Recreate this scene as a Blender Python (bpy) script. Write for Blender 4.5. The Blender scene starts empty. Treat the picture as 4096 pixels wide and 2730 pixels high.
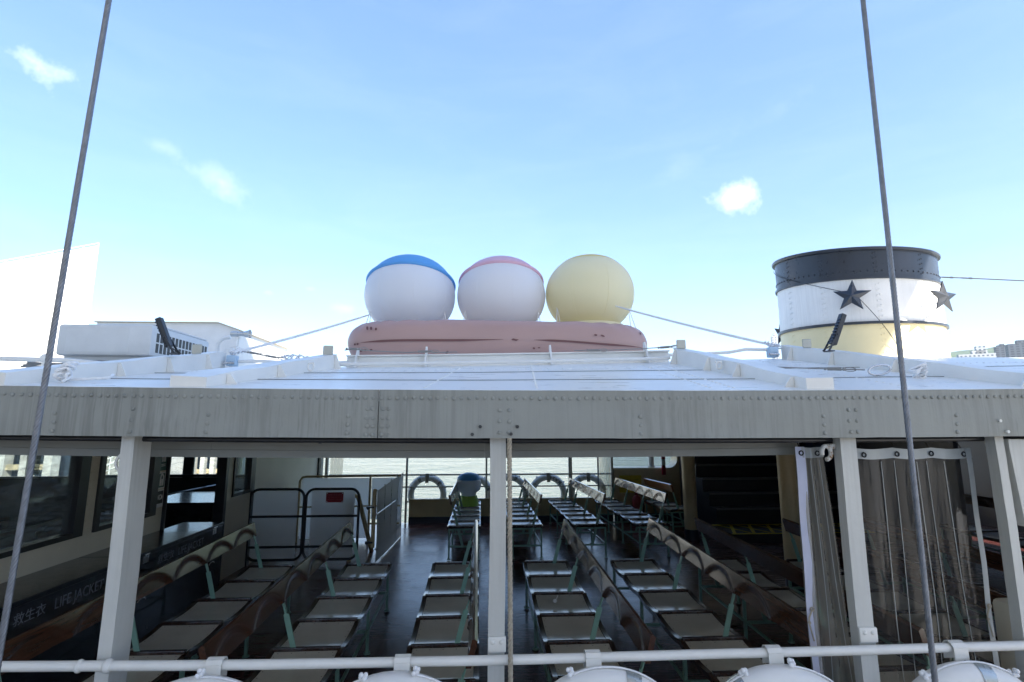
import bpy, bmesh, math, random
from math import sin, cos, pi, radians as R, sqrt, atan2, tan
from mathutils import Vector, Matrix, noise as mnoise
random.seed(7)
S = bpy.context.scene
COL = S.collection

# ------------------------------------------------------------------ helpers
class MB:
    """collects shapes in one bmesh and links them as one mesh object"""
    def __init__(self): self.bm = bmesh.new()
    def _add(self, vs, fs, mi=0):
        v = [self.bm.verts.new(p) for p in vs]
        for f in fs:
            try:
                q = self.bm.faces.new([v[i] for i in f]); q.material_index = mi
            except ValueError: pass
        return v
    def box(self, x0, x1, y0, y1, z0, z1, b=0, mi=0, m=None):
        t = bmesh.new()
        bmesh.ops.create_cube(t, size=1)
        for v in t.verts:
            v.co = Vector(((x0+x1)/2+v.co.x*(x1-x0), (y0+y1)/2+v.co.y*(y1-y0), (z0+z1)/2+v.co.z*(z1-z0)))
        if b: bmesh.ops.bevel(t, geom=list(t.edges), offset=b, segments=2, affect='EDGES', profile=.5)
        self._merge(t, mi, m); return self
    def _merge(self, t, mi=0, m=None):
        t.verts.index_update()
        vs = [(m @ v.co) if m else v.co.copy() for v in t.verts]
        self._add(vs, [[v.index for v in f.verts] for f in t.faces], mi); t.free()
    def bar(self, a, b, w, h, up=(0,0,1), bev=0, mi=0):
        """box beam from a to b, w across, h along up"""
        a, b = Vector(a), Vector(b); d = b-a; L = d.length; d.normalize()
        u = Vector(up); s = d.cross(u)
        if s.length < 1e-4: s = d.cross(Vector((1,0,0)))
        s.normalize(); u = s.cross(d)
        m = Matrix((( d.x,s.x,u.x,a.x),(d.y,s.y,u.y,a.y),(d.z,s.z,u.z,a.z),(0,0,0,1)))
        return self.box(0, L, -w/2, w/2, -h/2, h/2, bev, mi, m)
    def tube(self, pts, r, seg=8, mi=0, closed=False, cap=True):
        pts = [Vector(p) for p in pts]; n = len(pts); rings = []
        rr = r if isinstance(r, (list, tuple)) else [r]*n
        prev = None
        for i, p in enumerate(pts):
            if closed: d = pts[(i+1) % n]-pts[i-1]
            else: d = pts[min(i+1, n-1)]-pts[max(i-1, 0)]
            d.normalize()
            if prev is None:
                s = d.cross(Vector((0,0,1)))
                if s.length < 1e-3: s = d.cross(Vector((1,0,0)))
            else:
                s = prev-d*prev.dot(d)
            s.normalize(); prev = s.copy(); u = d.cross(s)
            rings.append([self.bm.verts.new(p+(s*cos(2*pi*k/seg)+u*sin(2*pi*k/seg))*rr[i]) for k in range(seg)])
        for i in range(n if closed else n-1):
            A, B = rings[i], rings[(i+1) % n]
            for k in range(seg):
                f = self.bm.faces.new((A[k], A[(k+1) % seg], B[(k+1) % seg], B[k])); f.material_index = mi
        if cap and not closed:
            for q in (rings[0], rings[-1]):
                try: self.bm.faces.new(q).material_index = mi
                except ValueError: pass
        return self
    def lathe(self, prof, c=(0,0,0), seg=32, mi=0, shear=None, cap=False):
        c = Vector(c); rings = []
        for r, z in prof:
            ring = []
            for k in range(seg):
                a = 2*pi*k/seg; p = Vector((r*cos(a), r*sin(a), z))
                if shear: p.z += shear(p)
                ring.append(self.bm.verts.new(c+p))
            rings.append(ring)
        for A, B in zip(rings, rings[1:]):
            for k in range(seg):
                f = self.bm.faces.new((A[k], A[(k+1) % seg], B[(k+1) % seg], B[k])); f.material_index = mi
        if cap:
            for q in (rings[0], rings[-1]): self.bm.faces.new(q).material_index = mi
        return self
    def dome(self, c, n, r, h, seg=9, mi=0):
        """rivet head"""
        c, n = Vector(c), Vector(n).normalized(); s = n.orthogonal().normalized(); u = n.cross(s)
        prof = [(1.0, 0), (.93, .45), (.7, .8), (.35, .97)]
        rings = [[self.bm.verts.new(c+(s*cos(2*pi*k/seg)+u*sin(2*pi*k/seg))*r*a+n*h*b) for k in range(seg)] for a, b in prof]
        for A, B in zip(rings, rings[1:]):
            for k in range(seg): self.bm.faces.new((A[k], A[(k+1) % seg], B[(k+1) % seg], B[k])).material_index = mi
        self.bm.faces.new(rings[-1]).material_index = mi
        return self
    def prism(self, poly, axis, a0, a1, mi=0):
        """extrude a polygon (2-D, in the two other axes in order) from a0 to a1 along axis"""
        def P(q, a):
            return {'x': (a, q[0], q[1]), 'y': (q[0], a, q[1]), 'z': (q[0], q[1], a)}[axis]
        n = len(poly)
        v = [self.bm.verts.new(P(q, a0)) for q in poly]+[self.bm.verts.new(P(q, a1)) for q in poly]
        F = [v[:n][::-1], v[n:]]+[[v[i], v[(i+1) % n], v[n+(i+1) % n], v[n+i]] for i in range(n)]
        for f in F: self.bm.faces.new(f).material_index = mi
        return self
    def grid(self, fn, nu, nv, mi=0):
        g = [[self.bm.verts.new(fn(i/nu, j/nv)) for j in range(nv+1)] for i in range(nu+1)]
        for i in range(nu):
            for j in range(nv):
                self.bm.faces.new((g[i][j], g[i+1][j], g[i+1][j+1], g[i][j+1])).material_index = mi
        return self
    def slab(self, fn, nu, nv, t, mi=0):
        """a sheet fn(u,v) with thickness t (vector)"""
        t = Vector(t)
        g = [[[self.bm.verts.new(Vector(fn(i/nu, j/nv))-t*k) for j in range(nv+1)] for i in range(nu+1)] for k in (0, 1)]
        def F(*q): self.bm.faces.new(q).material_index = mi
        for i in range(nu):
            for j in range(nv):
                F(g[0][i][j], g[0][i+1][j], g[0][i+1][j+1], g[0][i][j+1])
                F(g[1][i][j], g[1][i][j+1], g[1][i+1][j+1], g[1][i+1][j])
        for i in range(nu):
            F(g[0][i][0], g[1][i][0], g[1][i+1][0], g[0][i+1][0]); F(g[0][i][nv], g[0][i+1][nv], g[1][i+1][nv], g[1][i][nv])
        for j in range(nv):
            F(g[0][0][j], g[0][0][j+1], g[1][0][j+1], g[1][0][j]); F(g[0][nu][j], g[1][nu][j], g[1][nu][j+1], g[0][nu][j+1])
        return self
    def ball(self, c, r, sx=1, sy=1, sz=1, seg=16, ring=10, mi=0):
        c = Vector(c)
        g = [[self.bm.verts.new(c+Vector((sx*r*sin(pi*(j+.02)/(ring+.04))*cos(2*pi*i/seg), sy*r*sin(pi*(j+.02)/(ring+.04))*sin(2*pi*i/seg), sz*r*cos(pi*(j+.02)/(ring+.04))))) for j in range(ring+1)] for i in range(seg)]
        for i in range(seg):
            for j in range(ring):
                self.bm.faces.new((g[i][j], g[i][j+1], g[(i+1) % seg][j+1], g[(i+1) % seg][j])).material_index = mi
        return self
    def build(self, name, mat, parent=None, smooth=None, loc=None):
        bm = self.bm
        bmesh.ops.recalc_face_normals(bm, faces=list(bm.faces))
        me = bpy.data.meshes.new(name); bm.to_mesh(me); bm.free()
        for m in (mat if isinstance(mat, (list, tuple)) else [mat]): me.materials.append(m)
        if smooth is not None:
            me.polygons.foreach_set('use_smooth', [True]*len(me.polygons))
            me.set_sharp_from_angle(angle=R(smooth))
        o = bpy.data.objects.new(name, me); COL.objects.link(o)
        if parent: o.parent = parent
        if loc: o.location = loc
        return o

def tag(o, label, cat, group=None):
    o['label'] = label; o['category'] = cat
    if group: o['group'] = group
    return o
def thing(name, label, cat, loc=(0,0,0), group=None, rot=None):
    o = bpy.data.objects.new(name, None); COL.objects.link(o); o.location = loc
    o.empty_display_size = .1
    if rot: o.rotation_euler = rot
    return tag(o, label, cat, group)
def struct(o): o['kind'] = 'structure'; return o
def dup(root, loc, rot=None, label=None, group=None, skip=()):
    r = root.copy(); COL.objects.link(r); r.location = loc
    if rot: r.rotation_euler = rot
    if label: r['label'] = label
    if group: r['group'] = group
    for ch in list(root.children):
        if ch.name.split('.')[0] in skip: continue
        c = ch.copy(); COL.objects.link(c); c.parent = r
        for g in list(ch.children):
            d = g.copy(); COL.objects.link(d); d.parent = c
    return r
def helix(p0, p1, off, ph, pitch, n=10, wob=None):
    p0, p1 = Vector(p0), Vector(p1); d = p1-p0; L = d.length; d.normalize()
    s = d.orthogonal().normalized(); u = d.cross(s); k = max(2, int(L/pitch*n)); out = []
    for i in range(k+1):
        a = ph+2*pi*L*i/k/pitch
        out.append(p0+d*(L*i/k)+(s*cos(a)+u*sin(a))*off)
    return out
def sag(a, b, dz, n=16):
    a, b = Vector(a), Vector(b)
    return [a.lerp(b, i/n)-Vector((0,0,dz*4*(i/n)*(1-i/n))) for i in range(n+1)]
def text(body, name, mat, parent, m, size, ext=.0006, align='CENTER', sx=1, space=1.0):
    c = bpy.data.curves.new(name, 'FONT'); c.body = body; c.size = size; c.align_x = align; c.align_y = 'CENTER'
    c.extrude = ext; c.resolution_u = 3; c.space_character = space
    o = bpy.data.objects.new(name, c); COL.objects.link(o)
    dg = bpy.context.evaluated_depsgraph_get(); me = bpy.data.meshes.new_from_object(o.evaluated_get(dg))
    bpy.data.objects.remove(o); me.transform(m @ Matrix.Diagonal((sx, 1, 1, 1))); me.materials.clear(); me.materials.append(mat)
    q = bpy.data.objects.new(name, me); COL.objects.link(q)
    if parent: q.parent = parent
    return q
def frame(o, x, y):
    """matrix: text x-axis, text y-axis, origin"""
    x, y = Vector(x).normalized(), Vector(y).normalized(); z = x.cross(y)
    return Matrix(((x.x,y.x,z.x,o[0]),(x.y,y.y,z.y,o[1]),(x.z,y.z,z.z,o[2]),(0,0,0,1)))

# ------------------------------------------------------------------ materials
def nodes(name):
    m = bpy.data.materials.new(name); m.use_nodes = True; nt = m.node_tree
    return m, nt, nt.nodes['Principled BSDF']
def N(nt, t, **k):
    n = nt.nodes.new(t)
    for a, v in k.items():
        if a in n.inputs: n.inputs[a].default_value = v
        else: setattr(n, a, v)
    return n
def coords(nt, scale=(1,1,1), out='Object'):
    tc = N(nt, 'ShaderNodeTexCoord'); mp = N(nt, 'ShaderNodeMapping'); mp.inputs['Scale'].default_value = scale
    nt.links.new(tc.outputs[out], mp.inputs['Vector']); return mp.outputs['Vector']
def ramp(nt, fac, stops):
    r = N(nt, 'ShaderNodeValToRGB'); e = r.color_ramp.elements
    while len(e) < len(stops): e.new(.5)
    for q, (p, c) in zip(e, stops):
        q.position = p; q.color = (*c, 1) if len(c) == 3 else c
    nt.links.new(fac, r.inputs['Fac']); return r.outputs['Color']
def mix(nt, fac, a, b, mode='MIX'):
    n = N(nt, 'ShaderNodeMix', data_type='RGBA', blend_type=mode)
    for s, v in ((n.inputs[0], fac), (n.inputs[6], a), (n.inputs[7], b)):
        if hasattr(v, 'links'): nt.links.new(v, s)
        else: s.default_value = v if not isinstance(v, tuple) else ((*v, 1) if len(v) == 3 else v)
    return n.outputs[2]
def noise_tex(nt, vec, scale, detail=4, rough=.6, dist=0):
    n = N(nt, 'ShaderNodeTexNoise', Scale=scale, Detail=detail, Roughness=rough, Distortion=dist)
    nt.links.new(vec, n.inputs['Vector']); return n.outputs['Fac']
def bump(nt, bs, h, strength, dist=.01):
    b = N(nt, 'ShaderNodeBump', Strength=strength, Distance=dist); nt.links.new(h, b.inputs['Height']); nt.links.new(b.outputs['Normal'], bs.inputs['Normal'])
def paint(name, col, var=.12, rough=.45, scale=3, bs=.25, bsc=60, dirt=None, dirt_lo=.6, dirt_hi=.72, dsc=9, metal=0, coat=0):
    m, nt, b = nodes(name); v = coords(nt)
    f = noise_tex(nt, v, scale, 5)
    lo = tuple(c*(1-var) for c in col); hi = tuple(min(1, c*(1+var*.6)) for c in col)
    c = ramp(nt, f, [(.3, lo), (.7, hi)])
    if dirt:
        g = noise_tex(nt, v, dsc, 8, .72)
        k = ramp(nt, g, [(dirt_lo, (0,0,0)), (dirt_hi, (1,1,1))]); c = mix(nt, k, c, dirt)
    nt.links.new(c, b.inputs['Base Color'])
    r = ramp(nt, noise_tex(nt, v, scale*4, 3), [(.3, (rough*.8,)*3), (.7, (min(1, rough*1.25),)*3)])
    nt.links.new(r, b.inputs['Roughness'])
    b.inputs['Metallic'].default_value = metal; b.inputs['Coat Weight'].default_value = coat
    if bs: bump(nt, b, noise_tex(nt, v, bsc, 3), bs, .002)
    return m
def plain(name, col, rough=.5, metal=0, coat=0):
    return paint(name, col, .06, rough, 8, .08, 90, metal=metal, coat=coat)

# white ship paint with vertical rain streaks, chips and a little rust near the top
def streak_paint(name, col, streak, amount=.55, rust=True):
    m, nt, b = nodes(name); tc = N(nt, 'ShaderNodeTexCoord')
    v = coords(nt); vs = coords(nt, (34, 34, 1.3)); vs2 = coords(nt, (85, 85, 2.0))
    base = ramp(nt, noise_tex(nt, v, 2.2, 5), [(.3, tuple(c*.88 for c in col)), (.7, col)])
    s1 = ramp(nt, noise_tex(nt, vs, 1, 3, .55), [(.47, (0,0,0)), (.66, (1,1,1))])
    s2 = ramp(nt, noise_tex(nt, vs2, 1, 2, .5), [(.52, (0,0,0)), (.70, (1,1,1))])
    patch = ramp(nt, noise_tex(nt, v, 1.3, 2), [(.35, (.15,)*3), (.65, (1,1,1))])
    k = mix(nt, 1.0, mix(nt, 1.0, s1, s2, 'LIGHTEN'), patch, 'MULTIPLY')
    k = mix(nt, 1.0, k, (amount,)*3, 'MULTIPLY')
    c = mix(nt, k, base, streak)
    if rust:
        g = noise_tex(nt, coords(nt, (1, 1, 1)), 70, 8, .75)
        kk = ramp(nt, g, [(.66, (0,0,0)), (.72, (1,1,1))])
        pz = ramp(nt, noise_tex(nt, coords(nt, (1.2, 1.2, .6)), 1.1, 1), [(.52, (0,0,0)), (.62, (.8,)*3)])
        c = mix(nt, mix(nt, 1.0, kk, pz, 'MULTIPLY'), c, (.13, .10, .075))
    nt.links.new(c, b.inputs['Base Color']); b.inputs['Roughness'].default_value = .5
    bump(nt, b, noise_tex(nt, v, 26, 5), .22, .006)
    return m

M = {}
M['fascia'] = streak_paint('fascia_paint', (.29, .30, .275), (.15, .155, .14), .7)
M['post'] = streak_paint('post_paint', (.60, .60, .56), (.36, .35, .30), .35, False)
M['beam'] = paint('beam_paint', (.52, .51, .44), .1, .5, 3, .15, 20, dirt=(.3,.29,.26), dirt_lo=.66, dirt_hi=.8)
M['beam_shade_seam'] = paint('shaded_beam_seam_paint', (.20, .205, .185), .1, .55, 3, .15, 20, dirt=(.16,.15,.13), dirt_lo=.62, dirt_hi=.78)  # inner beam's shade under the fascia put into the colour; roof seams share it
M['white'] = paint('white_paint', (.83, .81, .76), .07, .35, 4, .35, 22, dirt=(.42,.42,.40), dirt_lo=.68, dirt_hi=.80, dsc=14)
M['rail'] = paint('rail_paint', (.76, .75, .70), .06, .38, 9, .5, 45, dirt=(.45,.43,.4), dirt_lo=.72, dirt_hi=.8, dsc=22)
M['cream'] = paint('cream_paint', (.62, .50, .29), .12, .4, 2, .12, 25, dirt=(.32,.24,.13), dirt_lo=.64, dirt_hi=.8, dsc=5)
M['cream_light'] = paint('cream_light_paint', (.66, .61, .49), .1, .4, 2, .12, 25, dirt=(.4,.34,.24), dirt_lo=.66, dirt_hi=.8, dsc=5)
M['black'] = paint('black_paint', (.02, .022, .026), .3, .35, 6, .12, 40)
M['funnel_black'] = paint('funnel_black_paint', (.028, .034, .046), .25, .32, 3, .35, 14)
M['funnel_white'] = streak_paint('funnel_white_paint', (.85, .83, .79), (.60, .58, .55), .4, False)
M['funnel_yellow'] = paint('funnel_yellow_paint', (.80, .68, .40), .05, .45, 3, .2, 25)
M['navy'] = plain('navy_paint', (.012, .018, .035), .35)
M['locker'] = paint('locker_paint', (.012, .014, .02), .25, .22, 4, .06, 30, coat=.3)
M['green'] = paint('seafoam_paint', (.20, .36, .285), .12, .38, 9, .15, 60, dirt=(.09,.15,.12), dirt_lo=.68, dirt_hi=.8, dsc=30)
M['alu'] = plain('aluminium', (.62, .62, .60), .3, .85)
M['steel'] = paint('galvanised_wire', (.23, .24, .26), .2, .42, 30, .2, 150, metal=.65)
M['wire_grey'] = plain('grey_wire', (.30, .29, .27), .5, .4)
M['hemp'] = paint('manila_rope', (.40, .35, .27), .25, .85, 60, .4, 300)
M['white_rope'] = paint('white_rope', (.86, .86, .86), .1, .8, 60, .5, 260)
M['dull'] = plain('dull_metal', (.16, .16, .15), .5, .3)
M['rubber'] = plain('black_rubber', (.015, .015, .016), .5)
M['red'] = plain('sign_red', (.33, .015, .03), .4)
M['sign_text'] = plain('sign_lettering', (.50, .07, .09), .5)
M['sign_white'] = plain('sign_white', (.75, .75, .74), .4)
M['stencil'] = plain('stencil_grey', (.26, .28, .30), .7)
M['yellow'] = plain('sign_yellow', (.62, .48, .02), .5)
M['dark_text'] = plain('dark_lettering', (.03, .03, .03), .6)
M['sign_green'] = plain('sign_green', (.03, .10, .085), .45)
M['tape'] = plain('reflective_tape', (.42, .45, .44), .25, .5)
M['buoy'] = paint('lifebuoy_shell', (.80, .79, .76), .05, .42, 6, .1, 40)
M['ac'] = plain('ac_casing', (.66, .67, .66), .42)
M['hinge'] = plain('stainless', (.6, .6, .6), .28, .9)
M['box_blue'] = plain('pale_blue_plastic', (.45, .60, .74), .4)
def vinyl(name, col, tl=.35):
    m, nt, b = nodes(name); v = coords(nt)
    nt.links.new(ramp(nt, noise_tex(nt, v, 3, 3), [(.3, tuple(c*.97 for c in col)), (.7, col)]), b.inputs['Base Color']); b.inputs['Roughness'].default_value = .36
    t_ = N(nt, 'ShaderNodeBsdfTranslucent'); t_.inputs['Color'].default_value = (*col, 1); x_ = N(nt, 'ShaderNodeMixShader'); x_.inputs[0].default_value = tl
    o_ = nt.nodes['Material Output']; nt.links.new(b.outputs[0], x_.inputs[1]); nt.links.new(t_.outputs[0], x_.inputs[2]); nt.links.new(x_.outputs[0], o_.inputs['Surface'])
    bump(nt, b, noise_tex(nt, v, 7, 3), .06, .01)
    return m
M['balloon_white'] = vinyl('white_vinyl', (.94, .94, .94))
M['balloon_yellow'] = vinyl('pale_yellow_vinyl', (.96, .89, .62))
M['cap_blue'] = vinyl('blue_vinyl', (.16, .50, .90))
M['cap_pink'] = vinyl('pink_vinyl', (.90, .60, .70))
M['cap_yellow'] = vinyl('yellow_vinyl', (.94, .78, .28))
M['log'] = paint('rose_brown_vinyl', (.47, .30, .265), .06, .42, 2, .12, 12)
M['log_mark'] = plain('dark_brown_print', (.17, .07, .065), .5)
M['tarp'] = paint('navy_tarpaulin', (.015, .022, .06), .2, .5, 5, .5, 12)
M['lime'] = plain('lime_vinyl', (.36, .58, .10), .5)
M['ext'] = plain('extinguisher_red', (.28, .02, .02), .35)
M['concrete'] = paint('pier_concrete', (.50, .47, .42), .2, .8, .7, .4, 4, dirt=(.26,.22,.16), dirt_lo=.55, dirt_hi=.7, dsc=2)
M['barnacle'] = paint('barnacled_timber', (.50, .40, .24), .4, .9, 3, .8, 14)
M['quay'] = plain('quay_paving', (.46, .44, .41), .8)
M['tile'] = plain('facade_tile', (.72, .69, .64), .6)

# varnished wood with grain along local y
def wood(name, dark, light, rough=.22, ax=(9, .6, 9)):
    m, nt, b = nodes(name); v = coords(nt, ax)
    w = noise_tex(nt, v, 4, 6, .6, 1.2)
    c = ramp(nt, w, [(.3, dark), (.55, tuple((a+q)/2 for a, q in zip(dark, light))), (.75, light)])
    nt.links.new(c, b.inputs['Base Color']); b.inputs['Roughness'].default_value = rough
    b.inputs['Coat Weight'].default_value = .5; b.inputs['Coat Roughness'].default_value = .12
    bump(nt, b, w, .12, .003); return m
M['wood'] = wood('varnished_teak', (.045, .018, .010), (.115, .046, .024))
M['wood_dark'] = wood('dark_varnish', (.022, .011, .008), (.05, .024, .016), .2)
M['wood_orange'] = wood('orange_varnish', (.22, .07, .02), (.36, .14, .05), .3)

# seat laminate
m, nt, b = nodes('seat_laminate'); v = coords(nt)
c = ramp(nt, noise_tex(nt, v, 5, 4), [(.3, (.52, .49, .41)), (.7, (.62, .59, .50))])
nt.links.new(c, b.inputs['Base Color'])
r = ramp(nt, noise_tex(nt, v, 11, 5), [(.3, (.10,)*3), (.7, (.20,)*3)]); nt.links.new(r, b.inputs['Roughness'])
M['laminate'] = m

# painted deck planks running along x
m, nt, b = nodes('deck_planks'); v = coords(nt)
br = N(nt, 'ShaderNodeTexBrick', Scale=1.0); br.offset = .37; br.inputs['Brick Width'].default_value = 3.1; br.inputs['Row Height'].default_value = .115
br.inputs['Mortar Size'].default_value = .003; br.inputs['Color1'].default_value = (.115, .034, .027, 1); br.inputs['Color2'].default_value = (.075, .023, .021, 1); br.inputs['Mortar'].default_value = (.012, .008, .008, 1)
nt.links.new(v, br.inputs['Vector'])
vs = coords(nt, (1.2, 22, 1)); g = noise_tex(nt, vs, 3, 6, .65)
c = mix(nt, .55, br.outputs['Color'], ramp(nt, g, [(.3, (.35,)*3), (.7, (1.2,)*3)]), 'MULTIPLY'); nt.links.new(c, b.inputs['Base Color'])
big = noise_tex(nt, v, 1.6, 4)
rr = ramp(nt, mix(nt, .5, g, big), [(.35, (.15,)*3), (.65, (.34,)*3)]); nt.links.new(rr, b.inputs['Roughness'])
hh = mix(nt, .6, g, br.outputs['Color']); bump(nt, b, hh, .35, .003)
b.inputs['Specular IOR Level'].default_value = .7
M['deck'] = m

# white roof plate: glossy paint, faint scuffs, small chips
m, nt, b = nodes('roof_plate_paint'); v = coords(nt)
c = ramp(nt, noise_tex(nt, v, 1.4, 6, .65), [(.3, (.82, .80, .75)), (.65, (.89, .87, .82))])
ch = ramp(nt, noise_tex(nt, v, 21, 9, .78), [(.68, (0,0,0)), (.73, (1,1,1))]); c = mix(nt, ch, c, (.50, .50, .48))
sc = ramp(nt, noise_tex(nt, coords(nt, (3, 26, 3)), 2, 5, .7), [(.6, (0,0,0)), (.8, (.25,)*3)]); c = mix(nt, sc, c, (.60, .61, .62))
nt.links.new(c, b.inputs['Base Color'])
r = ramp(nt, noise_tex(nt, coords(nt, (2, 9, 2)), 2, 5), [(.3, (.24,)*3), (.7, (.45,)*3)]); nt.links.new(r, b.inputs['Roughness'])
bump(nt, b, noise_tex(nt, coords(nt, (1, 1.6, 1)), 2.2, 4), .22, .02)
M['roof'] = m

# frosted white sheet
m, nt, b = nodes('white_acrylic_sheet'); v = coords(nt)
c = ramp(nt, noise_tex(nt, v, 2, 4), [(.3, (.76, .77, .77)), (.7, (.84, .85, .85))]); nt.links.new(c, b.inputs['Base Color'])
b.inputs['Roughness'].default_value = .3
tr = N(nt, 'ShaderNodeBsdfTranslucent'); tr.inputs['Color'].default_value = (.96, .97, .97, 1)
ms = N(nt, 'ShaderNodeMixShader'); ms.inputs[0].default_value = .75
out = nt.nodes['Material Output']; nt.links.new(b.outputs[0], ms.inputs[1]); nt.links.new(tr.outputs[0], ms.inputs[2]); nt.links.new(ms.outputs[0], out.inputs['Surface'])
M['sheet'] = m

def clear(name, tint, refl, haze, hz=(.5, .5, .48), dirt=0, rough=.03, bmp=0, dsc=(1, 1.5, 4)):
    """thin pane or film: see-through with Fresnel gloss and a little surface haze"""
    m, nt, b = nodes(name); out = nt.nodes['Material Output']
    t = N(nt, 'ShaderNodeBsdfTransparent'); t.inputs['Color'].default_value = (*tint, 1)
    gl = N(nt, 'ShaderNodeBsdfGlossy', Roughness=rough)
    fr = N(nt, 'ShaderNodeFresnel'); ge = N(nt, 'ShaderNodeNewGeometry'); io = N(nt, 'ShaderNodeMapRange')
    io.inputs['To Min'].default_value = refl; io.inputs['To Max'].default_value = 1/refl; nt.links.new(ge.outputs['Backfacing'], io.inputs['Value']); nt.links.new(io.outputs['Result'], fr.inputs['IOR']); d = N(nt, 'ShaderNodeBsdfDiffuse'); d.inputs['Color'].default_value = (*hz, 1)
    tl = N(nt, 'ShaderNodeBsdfTranslucent'); tl.inputs['Color'].default_value = (*hz, 1)
    dd = N(nt, 'ShaderNodeMixShader'); dd.inputs[0].default_value = .5; nt.links.new(d.outputs[0], dd.inputs[1]); nt.links.new(tl.outputs[0], dd.inputs[2])
    m1 = N(nt, 'ShaderNodeMixShader')
    if dirt:
        k = ramp(nt, noise_tex(nt, coords(nt, dsc), 3.2, 7, .7, .8), [(.42, (haze,)*3), (.75, (haze+dirt,)*3)]); nt.links.new(k, m1.inputs[0])
    else: m1.inputs[0].default_value = haze
    nt.links.new(t.outputs[0], m1.inputs[1]); nt.links.new(dd.outputs[0], m1.inputs[2])
    m2 = N(nt, 'ShaderNodeMixShader'); nt.links.new(fr.outputs[0], m2.inputs[0]); nt.links.new(m1.outputs[0], m2.inputs[1]); nt.links.new(gl.outputs[0], m2.inputs[2])
    if bmp:
        bb = N(nt, 'ShaderNodeBump', Strength=bmp, Distance=.01); nt.links.new(noise_tex(nt, coords(nt, (14, 14, 1.2)), 2, 3), bb.inputs['Height'])
        nt.links.new(bb.outputs[0], gl.inputs['Normal']); nt.links.new(bb.outputs[0], fr.inputs['Normal'])
    nt.links.new(m2.outputs[0], out.inputs['Surface']); return m
M['glass'] = clear('window_glass', (.93, .97, .97), 1.5, .07, (.62, .70, .72), .28)
M['film'] = clear('clear_pvc_film', (.90, .90, .88), 1.34, .045, (.60, .58, .54), .07, .08, .2, (9, 9, .5))
M['film_milky'] = clear('bunched_pvc_film', (.86, .85, .80), 1.36, .36, (.62, .59, .52), .12, .12, .2, (9, 9, .5))
M['hem'] = paint('curtain_hem', (.40, .42, .41), .1, .35, 9, .2, 40)
M['strip'] = plain('lilac_webbing', (.52, .54, .66), .5)

# water
m, nt, b = nodes('harbour_water')
b.inputs['Base Color'].default_value = (.07, .10, .085, 1); b.inputs['Roughness'].default_value = .08; b.inputs['IOR'].default_value = 1.33
v = coords(nt, (1, 1.5, 1)); w1 = noise_tex(nt, v, .16, 5, .6, .5); w2 = noise_tex(nt, v, 1.1, 5, .62, .3)
bb = N(nt, 'ShaderNodeBump', Strength=1.0, Distance=2.5); nt.links.new(w1, bb.inputs['Height'])
b2 = N(nt, 'ShaderNodeBump', Strength=1.0, Distance=.45); nt.links.new(w2, b2.inputs['Height']); nt.links.new(bb.outputs[0], b2.inputs['Normal']); nt.links.new(b2.outputs[0], b.inputs['Normal'])
M['water'] = m

# hillside vegetation
m, nt, b = nodes('hill_woods'); v = coords(nt)
c = ramp(nt, noise_tex(nt, v, .02, 8, .7), [(.35, (.035, .06, .03)), (.7, (.08, .12, .05))]); nt.links.new(c, b.inputs['Base Color']); b.inputs['Roughness'].default_value = .9
M['hill'] = m

def facade(name, wall, win, sx, sz, frac=.55, fz=.55):
    """tower wall with window bands (only for far towers a few pixels wide)"""
    m, nt, b = nodes(name); tc = N(nt, 'ShaderNodeTexCoord'); sp = N(nt, 'ShaderNodeSeparateXYZ'); nt.links.new(tc.outputs['Object'], sp.inputs[0])
    def cell(o, s, fr):
        a = N(nt, 'ShaderNodeMath', operation='MULTIPLY'); a.inputs[1].default_value = 1/s; nt.links.new(o, a.inputs[0])
        f = N(nt, 'ShaderNodeMath', operation='FRACT'); nt.links.new(a.outputs[0], f.inputs[0])
        g = N(nt, 'ShaderNodeMath', operation='LESS_THAN'); g.inputs[1].default_value = fr; nt.links.new(f.outputs[0], g.inputs[0]); return g.outputs[0]
    ad = N(nt, 'ShaderNodeMath', operation='ADD'); nt.links.new(sp.outputs['X'], ad.inputs[0]); nt.links.new(sp.outputs['Y'], ad.inputs[1])
    k = N(nt, 'ShaderNodeMath', operation='MULTIPLY'); nt.links.new(cell(ad.outputs[0], sx, frac), k.inputs[0]); nt.links.new(cell(sp.outputs['Z'], sz, fz), k.inputs[1])
    nt.links.new(mix(nt, k.outputs[0], wall, win), b.inputs['Base Color']); b.inputs['Roughness'].default_value = .5
    return m

# ------------------------------------------------------------------ camera, sky, sun
cam = bpy.data.cameras.new('camera'); cam.lens = 18.0; cam.sensor_width = 36; cam.clip_end = 20000; cam.clip_start = .02
co = bpy.data.objects.new('camera', cam); COL.objects.link(co); co.location = (0, 0, 1.81)
co.rotation_euler = (R(90)+math.atan(188/1176.5), 0, -math.atan(71/1176.5)); S.camera = co
SUN_EL, SUN_AZ = R(38), R(152)      # azimuth clockwise from +Y: behind the camera, to the right
sd = Vector((sin(SUN_AZ)*cos(SUN_EL), cos(SUN_AZ)*cos(SUN_EL), sin(SUN_EL)))
sl = bpy.data.lights.new('sun', 'SUN'); sl.energy = 5.0; sl.angle = R(.5); sl.color = (1, .95, .86)
so = bpy.data.objects.new('sun', sl); COL.objects.link(so); so.rotation_euler = (-sd).to_track_quat('-Z', 'Y').to_euler(); so.location = (3, -6, 12)
w = bpy.data.worlds.new('World'); S.world = w; w.use_nodes = True; nt = w.node_tree; bg = nt.nodes['Background']; L = nt.links.new
sky = N(nt, 'ShaderNodeTexSky'); sky.sky_type = 'NISHITA'; sky.sun_disc = False; sky.sun_elevation = SUN_EL; sky.sun_rotation = SUN_AZ
sky.air_density = 1.0; sky.dust_density = .5; sky.ozone_density = 1.2; sky.altitude = 0
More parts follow.
